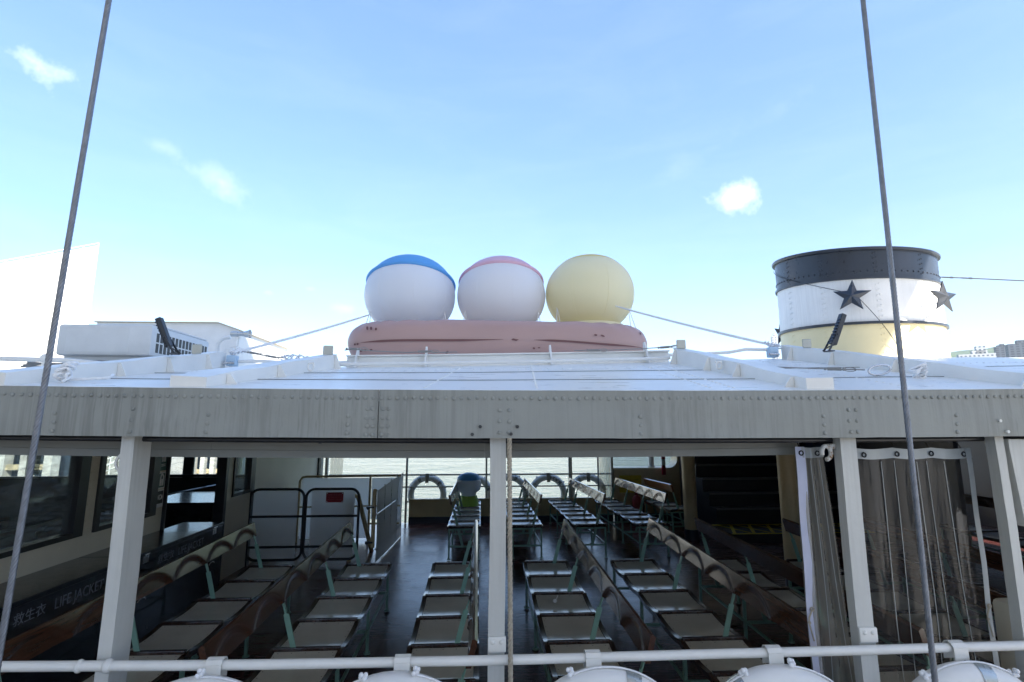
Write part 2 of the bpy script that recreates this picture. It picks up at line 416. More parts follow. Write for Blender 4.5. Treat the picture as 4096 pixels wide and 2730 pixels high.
tc = N(nt, 'ShaderNodeTexCoord'); V = tc.outputs['Generated']
SKY_STRENGTH = .147
def vm(op, a, b_=None, val=None):
    n = N(nt, 'ShaderNodeVectorMath', operation=op); L(a, n.inputs[0])
    if b_ is not None:
        if hasattr(b_, 'links'): L(b_, n.inputs[1])
        else: n.inputs[1].default_value = b_
    if val is not None: n.inputs['Scale'].default_value = val
    return n
def mt(op, a, b_):
    n = N(nt, 'ShaderNodeMath', operation=op)
    for s, q in ((n.inputs[0], a), (n.inputs[1], b_)):
        if hasattr(q, 'links'): L(q, s)
        else: s.default_value = q
    return n.outputs[0]
def direction(px, py):
    th, ps, F = math.atan(188/1176.5), math.atan(71/1176.5), 1176.5
    u, v_ = (px-1176.5)/F, (784-py)/F; c_, s_, cy, sy = cos(th), sin(th), cos(ps), sin(ps)
    return Vector((sy*c_+u*cy-v_*sy*s_, cy*c_-u*sy-v_*cy*s_, s_+v_*c_)).normalized()
nz = N(nt, 'ShaderNodeTexNoise', Scale=13, Detail=8, Roughness=.62); L(V, nz.inputs['Vector'])
mp = N(nt, 'ShaderNodeMapping'); mp.inputs['Scale'].default_value = (1.6, 1.6, 7); L(V, mp.inputs['Vector'])
nw = N(nt, 'ShaderNodeTexNoise', Scale=2.2, Detail=8, Roughness=.62, Distortion=.6); L(mp.outputs[0], nw.inputs['Vector'])
cl = None
# small clouds at fixed bearings: bearing, half width, half height, density, tilt
for (px, py, hw, hh, den, tilt) in ((66, 132, .062, .034, 1.0, .16), (508, 418, .082, .034, .42, .4), (1690, 452, .060, .036, 1.15, -.12), (615, 672, .022, .014, .8, 0), (712, 664, .02, .008, .35, 0), (372, 338, .04, .014, .22, .1), (790, 708, .03, .012, .35, 0), (1640, 340, .22, .03, .10, -.35)):
    d = direction(px, py); rt = d.cross(Vector((0,0,1))).normalized(); up = rt.cross(d); ct, st = cos(-tilt), sin(-tilt)
    r2, u2 = rt*ct+up*st, up*ct-rt*st
    df = vm('SUBTRACT', V, tuple(d)).outputs[0]
    a = mt('DIVIDE', vm('DOT_PRODUCT', df, tuple(r2)).outputs['Value'], hw); e = mt('DIVIDE', vm('DOT_PRODUCT', df, tuple(u2)).outputs['Value'], hh)
    rad = mt('SQRT', mt('ADD', mt('MULTIPLY', a, a), mt('MULTIPLY', e, e)), 0)
    k = mt('SUBTRACT', mt('ADD', .62, mt('MULTIPLY', mt('SUBTRACT', nz.outputs['Fac'], .5), 3.4)), rad)
    k = mt('MULTIPLY', mt('MINIMUM', mt('MAXIMUM', mt('MULTIPLY', k, .48), 0), 1), den)
    k = mt('MULTIPLY', k, mt('GREATER_THAN', vm('DOT_PRODUCT', V, tuple(d)).outputs['Value'], .5))
    cl = k if cl is None else mt('MAXIMUM', cl, k)
# thin veil of high cirrus
veil = mt('MULTIPLY', mt('MAXIMUM', mt('SUBTRACT', nw.outputs['Fac'], .44), 0), .10)
cl = mt('MINIMUM', mt('ADD', cl, veil), 1)
CLOUD = 5.5
gm = N(nt, 'ShaderNodeGamma'); gm.inputs['Gamma'].default_value = .66; L(sky.outputs[0], gm.inputs['Color'])
hs_ = N(nt, 'ShaderNodeHueSaturation'); hs_.inputs['Saturation'].default_value = 1.36; L(gm.outputs[0], hs_.inputs['Color'])
cm = mix(nt, cl, mix(nt, 1.0, hs_.outputs[0], (1.14, 1.17, 1.33), 'MULTIPLY'), (CLOUD, CLOUD, CLOUD*1.02))
L(cm, bg.inputs['Color']); bg.inputs['Strength'].default_value = SKY_STRENGTH
S.view_settings.view_transform = 'Standard'; S.view_settings.look = 'None'; S.view_settings.exposure = 1.6; S.view_settings.gamma = 1
S.cycles.max_bounces = 8; S.cycles.diffuse_bounces = 4; S.cycles.glossy_bounces = 4; S.cycles.transparent_max_bounces = 24; S.cycles.transmission_bounces = 4
S.cycles.caustics_reflective = False; S.cycles.caustics_refractive = False
S.cycles.use_denoising = True; S.cycles.sample_clamp_indirect = 6

# ------------------------------------------------------------------ setting
SEA = -3.6
HAZE = .00010
def deck(y): return -.005*(y-6.15)**2
def ft(x): return 1.9475+.0027*(x-.1)**2          # fascia top
def fb(x): return 1.744+.0024*(x-.8)**2           # fascia bottom
def roof_z(x, y):
    if y > 6.15: y = 12.3-y
    xc = max(-6, min(7, x)); m_ = min(.206, max(.1, .175+.014*xc)); sl_ = .10-.06*max(0, min(1, (xc-2)/1.5))
    t = min(y, 3.9)-2.2; z = ft(max(-3, min(4, x)))+m_*t
    if y > 3.9: q = y-3.9; z += sl_*(q-q*q/4.5)
    return z
g = MB(); g.grid(lambda u, v: (-3000+6000*u, -400+5400*v, SEA), 2, 2); struct(g.build('sea', M['water']))
g = MB(); g.slab(lambda u, v: (-9.5+19*u, 2.2+8.2*v, deck(2.2+8.2*v)), 2, 28, (0, 0, .12)); struct(g.build('deck_floor', M['deck'], smooth=40))
# hull side below the deck
hl = MB(); hl.box(-9.5, 9.5, 2.2, 2.26, SEA-.4, -.22); hl.box(-9.5, 9.5, 10.34, 10.4, SEA-.4, -.22); hl.box(-9.5, -9.44, 2.262, 10.338, SEA-.4, -.22); hl.box(9.44, 9.5, 2.262, 10.338, SEA-.4, -.22)
tag(hl.build('ferry_hull', M['white']), 'white riveted side of the ferry below the passenger deck', 'hull')
# roof shell (upper plate + deckhead)
g = MB()
ny = 60
g.slab(lambda u, v: (-6.5+14*u, 2.21+7.9*v, roof_z(-6.5+14*u, 2.21+7.9*v)), 56, ny, (0, 0, .05))
rf = g.build('ferry_roof', M['roof'], smooth=50)
tag(rf, 'glossy white painted steel roof of the ferry sloping up from the riveted fascia', 'roof')
# plate seams and rivet rows on the roof
s_ = MB()
def on_roof(x, y, h=.0): return (x, y, roof_z(x, y)+h)
for y in (2.66, 3.18):
    q = MB(); q.tube([on_roof(-6+.2*i, y+.012*sin(i*.8), .001) for i in range(66)], .003, 5); q.build('plate_seam', M['beam_shade_seam'], rf, smooth=40)
for i in range(150):
    for dy in (-.025, .025):
        if (i % 3): s_.dome(on_roof(-2.8+.05*i, 3.42+dy, 0), (0,-.17,1), .008, .004, 6)
for x in (-.25, .25, 1.05, 1.16, 2.0):
    for k in range(30): s_.dome(on_roof(x+.12*(k/30), 2.3+.05*k, 0), (0,-.17,1), .008, .004, 6)
s_.build('rivet_row', M['white'], rf, smooth=40)
dk = MB(); dk.slab(lambda u, v: (-9+18*u, 2.42+7.7*v, min(roof_z(-9+18*u, 2.42+7.7*v)-.16, 2.05)), 6, 24, (0, 0, .03))
struct(dk.build('deckhead', M['rail'], smooth=40))

# fascia
fs = MB(); n = 64
def fas(x0, x1):
    k = max(2, int((x1-x0)/.08))
    A = [(x0+(x1-x0)*i/k) for i in range(k+1)]
    def P(x, z, y): return (x, y, z)
    wob = lambda x, t: .0035*sin(x*5.1+t*2)*sin(x*1.7)
    rows = [[(x, 2.2+wob(x, j), fb(x)+(ft(x)-fb(x))*j/4+(.0022*mnoise.noise((x*7, j, 3)) if j in (0, 4) else 0)) for j in range(5)] for x in A]
    g_ = [[fs.bm.verts.new(p) for p in r] for r in rows]; h_ = [[fs.bm.verts.new((p[0], p[1]+.012, p[2])) for p in r] for r in rows]
    for i in range(k):
        for j in range(4):
            fs.bm.faces.new((g_[i][j], g_[i+1][j], g_[i+1][j+1], g_[i][j+1])); fs.bm.faces.new((h_[i][j], h_[i][j+1], h_[i+1][j+1], h_[i+1][j]))
        fs.bm.faces.new((g_[i][0], h_[i][0], h_[i+1][0], g_[i+1][0])); fs.bm.faces.new((g_[i][4], g_[i+1][4], h_[i+1][4], h_[i][4]))
    for q in (0, k):
        for j in range(4): fs.bm.faces.new((g_[q][j], g_[q][j+1], h_[q][j+1], h_[q][j]))
fas(-3.6, -.4308); fas(-.4272, 4.6); fs.box(-.46, -.40, 2.2125, 2.216, fb(-.43)+.002, ft(-.43)-.004)
x = -3.5
while x < 4.5:
    jz, jx = random.uniform(-.0015, .0015), random.uniform(-.002, .002); rr = .0088*random.uniform(.86, 1.08)
    fs.dome((x+jx, 2.1985, ft(x)-.034+jz), (0,-1,0), rr, .0045*random.uniform(.5, 1.1), 10); x += .0335
def rv(x, *fr, h=.004, r=.009):
    for f in fr: fs.dome((x+random.uniform(-.002, .002), 2.1985, fb(x)+(ft(x)-fb(x))*f), (0,-1,0), r*random.uniform(.9, 1.05), h*random.uniform(.7, 1.1), 10)
for x in (-1.72, -1.12, -.555, 0.69, 1.51, 2.13, 3.0, -2.4): rv(x, .10, .27, .45)
for x in (-.475, -.452, -.412, -.388): rv(x, .07, .24, .41, .6)
for x in (-1.42,): rv(x, .1, .33, .56)
for x in (.08, .12, 1.63, 1.665): rv(x, .12, .35, .58)
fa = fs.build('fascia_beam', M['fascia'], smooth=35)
tag(fa, 'long grey white riveted fascia plate along the roof edge with rain streaks', 'fascia')
bl = MB()
for x, f in ((-.002, .24), (-.035, .08), (.155, .24), (.128, .09)): bl.prism([(x+.0075*cos(pi/3*k), fb(x)+(ft(x)-fb(x))*f+.0075*sin(pi/3*k)) for k in range(6)], 'y', 2.189, 2.2)
bl.build('bolt', M['black'], fa)
bo = MB()
for x, f in ((2.33, .33), (2.36, .1)): bo.prism([(x+.0075*cos(pi/3*k), fb(x)+(ft(x)-fb(x))*f+.0075*sin(pi/3*k)) for k in range(6)], 'y', 2.189, 2.2)
for x, f in ((-1.475, .22), (-1.51, .08)): bo.lathe([(.0001, 0), (.004, 0)], (x, 2.2, 1.8), 8) if False else None
bo.build('painted_bolt', M['rail'], fa)
# curtain rod under it
rd = MB(); rd.tube([(-3.4+.4*i, 2.33, 1.742+.0024*(-3.4+.4*i-.8)**2-.012) for i in range(20)], .0125, 10)
for x in (-2.6, -.7, .6, 2.2): rd.box(x-.006, x+.006, 2.325, 2.335, 1.72, 1.80)
tag(rd.build('curtain_rod', M['black'], smooth=40), 'black pipe running under the whole riveted fascia', 'rod')
# inner beam: upper web and lower lip in front of the saloon
ib = MB()
for x0, x1 in ((-3.4, -1.23), (-1.2295, .02), (.0205, .92), (.9205, 1.56)):
    z0 = lambda x: 1.647+.0045*(x-.1)**2
    k = 8
    for (za, zb, y0, y1) in ((.034, .125, 2.47, 2.50), (0, .0335, 2.465, 2.50)):
        ib.prism([(x0+(x1-x0)*i/k, z0(x0+(x1-x0)*i/k)+za) for i in range(k+1)]+[(x0+(x1-x0)*i/k, z0(x0+(x1-x0)*i/k)+zb) for i in range(k, -1, -1)], 'y', y0, y1)
tag(ib.build('inner_beam', M['beam_shade_seam']), 'grey beam painted darker for shade, with a lower lip behind the black pipe', 'beam')

# posts
def post(name, x, wdt, z0, z1, label, y=2.27, dpt=.05, strap=True, mat='post'):
    t = thing(name, label, 'post', (x, y, z0))
    b_ = MB(); H_ = z1-z0
    b_.slab(lambda u, v: (-wdt/2+wdt*u+.003*sin(v*9+x*3), -.0+.0018*mnoise.noise((u*3, v*30, x)), H_*v), 4, 40, (0, -dpt, 0))
    b_.build('shaft', M[mat], t, smooth=30)
    if strap:
        s2 = MB(); s2.box(-wdt/2-.003, wdt/2+.003, -.012, .002, .885-z0, .945-z0, .004)
        for dx in (-.018, .018): s2.dome((dx, -.012, .925-z0), (0,-1,0), .0095, .006, 10)
        s2.build('rail_bracket', M['rail'], t, smooth=35)
    return t
post('deck_post', -1.467, .052, -.09, 1.765, 'left white square post with flaking paint and a ring hook', dpt=.115, strap=False)
ph = bpy.data.objects['deck_post']
hk = MB(); hk.tube([(-.026-.028*sin(pi*i/12)*1.0, .02, 1.70+.09-.09*i/12-.01) for i in range(13)], .006, 8)
hk.build('hook', M['rail'], ph, smooth=50)
post('deck_post', .075, .068, -.09, 1.745, 'centre white post with the twisted rope beside it')
post('deck_post', 1.662, .074, -.09, 1.742, 'white post standing between the two clear curtains')
post('deck_post', 2.395, .042, -.09, 1.75, 'thin grey white post at the outer edge of the wide curtain', strap=False)

# hand rail with its lifebuoys
def rail_z(x): return .868+.010*max(0, -x)**1.5+.0*x
rl = MB(); rl.tube([(-3.2+.2*i, 2.235+.010*sin(i)*.15, rail_z(-3.2+.2*i)+.0008*mnoise.noise((i*.9, 0, 5))) for i in range(40)], .0185, 14)
rl.ball((-1.425, 2.235, rail_z(-1.425)), .026, .8, 1, 1, 10, 8); rl.ball((-1.53, 2.235, rail_z(-1.53)), .024, .6, 1, 1, 10, 8)
tag(rl.build('hand_rail', M['rail'], smooth=50), 'thick white painted pipe rail across the foreground', 'rail')
def make_buoy(name, label, group, Rm=.315, r=.062):
    t = thing(name, label, 'lifebuoy', (0,0,0), group)
    b_ = MB(); n1, n2 = 56, 14
    b_.grid(lambda u, v: ((Rm+r*cos(2*pi*v))*cos(2*pi*u), .92*r*sin(2*pi*v), (Rm+r*cos(2*pi*v))*sin(2*pi*u)), n1, n2)
    bmesh.ops.remove_doubles(b_.bm, verts=list(b_.bm.verts), dist=1e-5)
    b_.build('ring', M['buoy'], t, smooth=60)
    for k in range(4):
        a0 = R(52+90*k) if k % 2 == 0 else R(38+90*k)
        q = MB(); q.grid(lambda u, v: ((Rm+(r+.0025)*cos(2*pi*v))*cos(a0+.17*(u-.5)), .93*(r+.0025)*sin(2*pi*v), (Rm+(r+.0025)*cos(2*pi*v))*sin(a0+.17*(u-.5))), 3, 14)
        q.build('tape_band', M['tape'], t, smooth=60)
    for k in range(4):
        q = MB(); a0 = R(30+90*k)
        q.tube([((Rm+r+.001+.004*sin(pi*i/12))*cos(a0+R(60)*i/12), -.01, (Rm+r+.001+.004*sin(pi*i/12))*sin(a0+R(60)*i/12)) for i in range(13)], .004, 6)
        for a1 in (a0, a0+R(60)):
            for j in range(5): q.ball(((Rm+r+.012)*cos(a1)+random.uniform(-.012, .012), -.01+random.uniform(-.012, .012), (Rm+r+.012)*sin(a1)+random.uniform(-.01, .01)), .0095, seg=7, ring=5)
        q.build('grab_line', M['white_rope'], t, smooth=60)
    return t
def buoy_strap(x, y, z, top, group, label, w_=.062, side=-1):
    t = MB(); th = .004
    pts = [(y+.026, top-.05), (y+.026, top+.008), (y+.016, top+.022), (y, top+.0265), (y-.016, top+.022), (y-.026, top+.008), (y-.028, top-.03), (y-.020, top-.09), (y-.05, top-.17)]
    pts = [(y+side*(a-y)*-1 if side > 0 else a, b_) for a, b_ in pts]
    for (a, b_), (c_, d_) in zip(pts, pts[1:]): t.bar((x, a, b_), (x, c_, d_), w_, th, (0, .3, 1))
    return tag(t.build('hanging_strap', M['rail']), label, 'strap', group)
xs = (-1.02, -.30, .462, 1.218, 2.02)
wh = ('at the far left of the foreground rail', 'between the left post and the rope', 'just right of the twisted rope', 'left of the narrow curtain post', 'under the wide clear curtain')
b0 = None
for i, x in enumerate(xs):
    la = 'white ring lifebuoy hanging from the near rail '+wh[i]
    if b0 is None: b0 = make_buoy('lifebuoy', la, 'lifebuoys under the near rail')
    o = b0 if i == 0 else dup(b0, (0,0,0), label=la)
    top = (.866, .862, .858, .848, .838)[i]
    o.location = (x+(.03 if i == 2 else -.02), 2.17, top-.375); o.rotation_euler = (0, R((0, 12, -20, 8, -30)[i]), 0)
    buoy_strap(x, 2.235, 0, rail_z(x), 'straps of the near lifebuoys', 'white strap looped over the near rail '+wh[i])

q = MB(); q.tube([(1.585+.022*cos(a), 2.31, 1.675+.030*sin(a)) for a in [R(-100+20*i) for i in range(16)]], .010, 8); q.box(1.60, 1.626, 2.30, 2.33, 1.69, 1.715, .003)
tag(q.build('rusty_hook', paint('chipped_rust', (.66, .64, .58), .1, .6, 9, .3, 40, dirt=(.30, .15, .05), dirt_lo=.50, dirt_hi=.58, dsc=30), smooth=50), 'rust chipped white hook at the top of the narrow bunched curtain', 'hook')
# twisted rope beside the centre post
rp = MB()
for k in range(3): rp.tube(helix((.122, 2.205, 1.745), (.127, 2.20, .79), .0052, 2*pi*k/3, .056, 12), .0056, 7)
for k in range(3): rp.tube([(.120+.016*cos(a)*(1+.3*k), 2.195-.01*k+.006*sin(3*a), .775+.016*sin(a)-.012*k) for a in [2*pi*i/14 for i in range(15)]], .0065, 7)
rp.tube(helix((.127, 2.20, .80), (.13, 2.19, .3), .004, 0, .05, 10), .0075, 7)
tag(rp.build('twisted_rope', M['hemp'], smooth=60), 'thick twisted tan rope hanging beside the centre post', 'rope')
# wire stays outside the ferry
def stay(a, b_, label):
    s2 = MB()
    for k in range(6): s2.tube(helix(a, b_, .0064, 2*pi*k/6, .10, 9), .0040, 6)
    s2.tube([a, b_], .0052, 6)
    tag(s2.build('wire_stay', M['steel'], smooth=60), label, 'wire')
Y1 = 1.9
def lerp3(a, b_, t): return tuple(p+(q-p)*t for p, q in zip(a, b_))
A, B = (-1.500, 1.9, 3.480), (-1.553, 1.9, 1.098)
stay(lerp3(A, B, -.35), lerp3(A, B, 1.5), 'left steel wire stay crossing the sky in the foreground')
A, B = (1.669, 1.9, 3.657), (1.626, 1.9, .908)
stay(lerp3(A, B, -.3), lerp3(A, B, 1.3), 'right steel wire stay crossing in front of the funnel')

# ------------------------------------------------------------------ benches
PITCH = .455
def seat_dip(t): return -.020*sin(pi*t)**.8 if 0 < t < 1 else 0
def make_bench(label, group, n=6):
    """bench along local y (0 = middle), back on the +x side, origin at floor"""
    t = thing('bench', label, 'bench', (0,0,0), group); W_ = .228; L_ = n*PITCH; y0 = -L_/2; Hs = .428
    bs_ = MB()
    k = 10
    prof = []
    for i in range(n*k+1):
        prof.append((y0+L_*i/(n*k), Hs+seat_dip((i % k)/k)))
    # side strips, dipping with the seats
    for sx in (-1, 1):
        xa, xb = sorted((sx*W_, sx*(W_-.032)))
        lo = [(y, z-.034) for y, z in prof]
        bs_.prism(prof+lo[::-1], 'x', xa, xb)
    bs_.prism([(y, z-.006) for y, z in prof]+[(y, z-.028) for y, z in prof][::-1], 'x', -W_+.033, W_-.033)
    for i in range(n+1):
        y = y0+PITCH*i; w_ = .03 if 0 < i < n else .022
        yy = y if 0 < i < n else (y+.011 if i == 0 else y-.011)
        bs_.box(-W_+.02, W_-.02, yy-w_/2, yy+w_/2, Hs-.03, Hs+.013, .005)
    bs_.build('seat_frame', M['wood_dark'], t, smooth=35)
    for i in range(n):
        a, b_ = y0+PITCH*i+.017, y0+PITCH*(i+1)-.017
        p = MB(); p.grid(lambda u, v: (-W_+.034+(2*W_-.068)*u, a+(b_-a)*v, Hs-.0035+seat_dip((a+(b_-a)*v-y0-PITCH*i)/PITCH)), 4, 16)
        for q in range(5):
            for vv in (.04, .96):
                yy = a+(b_-a)*vv; p.dome((-W_+.06+(2*W_-.12)*q/4, yy, Hs-.0035+seat_dip((yy-y0-PITCH*i)/PITCH)), (0,0,1), .0035, .0012, 6, 1)
                xx = (-W_+.048 if vv < .5 else W_-.048); yy = a+(b_-a)*(.12+.76*q/4)
                p.dome((xx, yy, Hs-.0035+seat_dip((yy-y0-PITCH*i)/PITCH)), (0,0,1), .0035, .0012, 6, 1)
        p.build('seat_panel', [M['laminate'], M['wood_dark']], t, smooth=40)
    ys = [y0+.02]+[y0+PITCH*i for i in range(2, n, 2)]+[y0+L_-.02]
    for y in ys:
        for sx in (-1, 1):
            q = MB(); q.box(sx*.195-.011, sx*.195+.011, y-.011, y+.011, .008, Hs-.03); q.lathe([(.001, .012), (.026, .010), (.028, 0)], (sx*.195, y, 0), 10)
            q.build('leg', M['green'], t, smooth=40)
    q = MB()
    for y in ys: q.bar((-.183, y, .165), (.183, y, .165), .018, .022); q.box(-.183, .183, y-.011, y+.011, Hs-.055, Hs-.036)
    for sx in (-1, 1):
        for a, b_ in zip(ys, ys[1:]): q.bar((sx*.195, a+.012, .175), (sx*.195, b_-.012, .175), .018, .018); q.bar((sx*.195, a+.012, Hs-.048), (sx*.195, b_-.012, Hs-.048), .016, .016)
    q.build('stretcher', M['green'], t)
    for y in ys:
        q = MB(); y_ = min(max(y, y0+.03), y0+L_-.03)
        q.bar((.015, y_, .17), (.142, y_, .64), .007, .034, (1, 0, -.27)); q.bar((.142, y_, .638), (.150, y_, .668), .014, .012, (1, 0, -.27)); q.bar((.150, y_, .665), (.176, y_, .745), .026, .007, (1, 0, -.27))
        q.build('back_support', M['green'], t)
    # scalloped top rail: face to the seat is carved in one arch per seat
    z0, z1 = .708, .835
    def face(u, v):
        y = y0-.012+(L_+.024)*u; tt = ((y-y0)/PITCH) % 1*2-1
        arch = .88*(1-abs(tt)**2.2); d = max(0, min(1, (arch-v)/.30)); d = d*d*(3-2*d)
        zz = z0+(z1-z0)*v; return (.158+.265*(zz-z0)+.011*d-.002, y, zz)
    q = MB(); nu, nv = n*20, 9
    g_ = [[q.bm.verts.new(face(i/nu, j/nv)) for j in range(nv+1)] for i in range(nu+1)]
    bk = [[q.bm.verts.new((.158+.265*(z-z0)+.026, y0-.012+(L_+.024)*i/nu, z-.004)) for z in (z0+.004, z1-.006)] for i in range(nu+1)]
    tp = [q.bm.verts.new((.158+.265*(z1-z0)+.010, y0-.012+(L_+.024)*i/nu, z1+.003)) for i in range(nu+1)]
    for i in range(nu):
        for j in range(nv): q.bm.faces.new((g_[i][j], g_[i+1][j], g_[i+1][j+1], g_[i][j+1]))
        q.bm.faces.new((bk[i][0], bk[i][1], bk[i+1][1], bk[i+1][0])); q.bm.faces.new((g_[i][0], bk[i][0], bk[i+1][0], g_[i+1][0]))
        q.bm.faces.new((g_[i][nv], g_[i+1][nv], tp[i+1], tp[i])); q.bm.faces.new((tp[i], tp[i+1], bk[i+1][1], bk[i][1]))
    for i in (0, nu): q.bm.faces.new(g_[i]+[tp[i], bk[i][1], bk[i][0]])
    q.build('backrest', M['wood'], t, smooth=38)
    return t
def slope(y): return math.atan(-.01*(y-6.15))
def put(o, x, y, back):
    o.location = (x, y, deck(y)); s2 = slope(y)
    o.rotation_euler = (s2, 0, random.uniform(-.006, .006)) if back > 0 else (-s2, 0, pi+random.uniform(-.006, .006))
GN, GF = 'benches in the near rows', 'benches in the far rows'
near = [(-2.03, -1, 'leftmost near bench with its backrest beside the black life jacket lockers'),
        (-1.085, -1, 'near bench between the lockers and the open aisle, backrest slanting up from lower left'),
        (-.228, 1, 'near bench left of the centre post, seen end on behind its backrest'),
        (.657, 1, 'near bench just right of the twisted rope'),
        (1.55, 1, 'near bench with a bright scalloped backrest left of the narrow curtain'),
        (2.43, -1, 'near bench whose dark backrest turns its plain rear to us, left of the clear curtains'),
        (3.32, -1, 'near bench seen dimly through the wide clear curtain'),
        (4.20, -1, 'farthest right near bench hidden behind the wide clear curtain')]
P = None
for i, (x, bk, la) in enumerate(near):
    if P is None: P = make_bench(la, GN)
    o = P if i == 0 else dup(P, (0,0,0), label=la)
    put(o, x, 4.045 if x < 3 or x > 4 else 3.95, bk)
far = [(-.215, -1, 'far bench left of the centre post with the small round ornament on it'),
       (.645, 1, 'far bench directly right of the twisted rope with a pale scalloped back'),
       (1.52, 1, 'far bench in front of the second lifebuoy right of the rope'),
       (2.40, 1, 'far bench with a long brown scalloped back in front of the yellow notice')]
for x, bk, la in far: put(dup(P, (0,0,0), label=la, group=GF), x, 8.60, bk)
P3 = make_bench('short far bench with an orange brown plain back beside the cream column', GF, 3); put(P3, 3.345, 9.22, -1)
for ch in P3.children:
    if ch.name.startswith('backrest'): ch.data.materials[0] = M['wood_orange']
# benches inside the glazed cabin
for i, (x, y, bk) in enumerate(((-4.1, 4.5, -1), (-5.1, 4.5, 1), (-4.6, 8.2, 1))):
    put(dup(P, (0,0,0), label=('cabin bench nearest the glass, seen through the big dirty window', 'cabin bench deeper inside behind the big dirty window', 'cabin bench past the cabin doorway')[i], group='benches inside the glazed cabin'), x, y, bk)
# a scrap of tape on a seat
tp = MB(); tp.ball((.60, 4.30, .418), .017, 1, 1, .8, 8, 6); tp.bar((.61, 4.30, .428), (.622, 4.29, .462), .014, .003)
tag(tp.build('plastic_scrap', M['white']), 'crumpled scrap of white plastic tied to a seat right of the rope', 'scrap')
# small ornament on the far bench
ot = thing('round_ornament', 'small round white ornament with blue top and lime base on a far bench', 'ornament', (-.2, 9.42, .37))
q = MB(); q.lathe([(.17, 0), (.165, .10), (.145, .17)], seg=40, cap=True); q.build('base', M['lime'], ot, smooth=50)
q = MB(); q.lathe([(.125, .165), (.135, .22), (.20, .27), (.222, .36), (.20, .47), (.14, .53), (.05, .55), (.001, .552)], seg=32); q.build('globe', M['balloon_white'], ot, smooth=60)
q = MB(); q.lathe([(.212, .445), (.205, .48), (.148, .538), (.05, .562), (.001, .564)], seg=32); q.build('cap', M['cap_blue'], ot, smooth=60)

# ------------------------------------------------------------------ far side of the saloon
YF = 10.30
bw = thing('far_bulwark', 'low cream riveted bulwark with a black foot on the far side of the deck', 'bulwark', (0, YF, 0))
q = MB(); q.box(-1.36, 2.60, 0, .05, .03, .34); q.box(-1.36, 2.60, -.03, .07, .3405, .362, .004)
for i in range(78): q.dome((-1.33+.05*i, -.0005, .055), (0,-1,0), .008, .005, 6)
for x in (-1.0, .2, 1.1, 1.95):
    for k in range(5): q.dome((x, -.0005, .1+.05*k), (0,-1,0), .008, .005, 6)
q.build('bulwark_plate', M['cream'], bw)
q = MB(); q.box(-1.36, 2.60, -.025, .05, -.09, .0295); q.build('black_foot', M['navy'], bw)
fr = MB()
for z in (.812, .585): fr.tube([(-2.9, YF+.02, z), (2.62, YF+.02, z)], .017 if z > .7 else .014, 10)
tag(fr.build('far_rail', M['beam'], smooth=50), 'two pale pipe rails along the far side with the sea behind', 'rail')
for x, w_, la in ((-2.95, .05, 'far deck post beside the cream partition'), (-1.42, .035, 'far deck post at the end of the white screen'), (.12, .035, 'far deck post just behind the centre post'), (1.78, .075, 'double far deck post between two lifebuoys'), (2.61, .045, 'far deck post next to the gathered curtain')):
    q = MB()
    if w_ == .075: q.box(x-.037, x-.006, YF-.02, YF+.05, .363, 2.1); q.box(x+.004, x+.03, YF-.01, YF+.05, .363, 2.1)
    else: q.box(x-w_/2, x+w_/2, YF-.02, YF+.05, .363 if x > -1.3 else -.08, 2.1, .004)
    tag(q.build('far_post', M['beam']), la, 'post')
fx = (-1.03, -.135, .58, 1.343, 2.135)
fl = ('left of the ornament', 'behind the round ornament', 'beside the twisted rope', 'with black letters A28', 'partly behind the gathered curtain')
for i, x in enumerate(fx):
    la = 'far white lifebuoy on the sea side rail, '+fl[i]
    o = dup(b0, (x, YF+.12, .43), rot=(0, R(25*i+10), 0), label=la, group='lifebuoys on the far rail')
    if i in (2, 3):
        ang = (R(-8) if i == 2 else R(58))
        for j, chh in enumerate('A280' if i == 2 else 'A28'):
            a = ang-j*R(-11) if i == 2 else ang+j*R(12)
            c = Vector((x+.315*cos(a), YF+.12-.061, .43+.315*sin(a)))
            lt_ = text(chh, 'buoy_letter', M['dark_text'], None, frame(c, (sin(-a)*-1*-1, 0, cos(a)) if False else (-sin(a), 0, cos(a)), (-cos(a), 0, -sin(a))), .085, .002); lt_.parent = o; lt_.matrix_parent_inverse = o.matrix_basis.inverted()
    sw = MB(); sw.box(x-.033, x+.033, YF-.004, YF+.000, .66, .83); sw.box(x-.033, x+.033, YF-.004, YF+.045, .831, .835); sw.box(x-.033, x+.033, YF+.041, YF+.045, .74, .8305)
    tag(sw.build('hanging_strap', M['beam']), 'strap holding the far lifebuoy '+fl[i], 'strap', 'straps of the far lifebuoys')

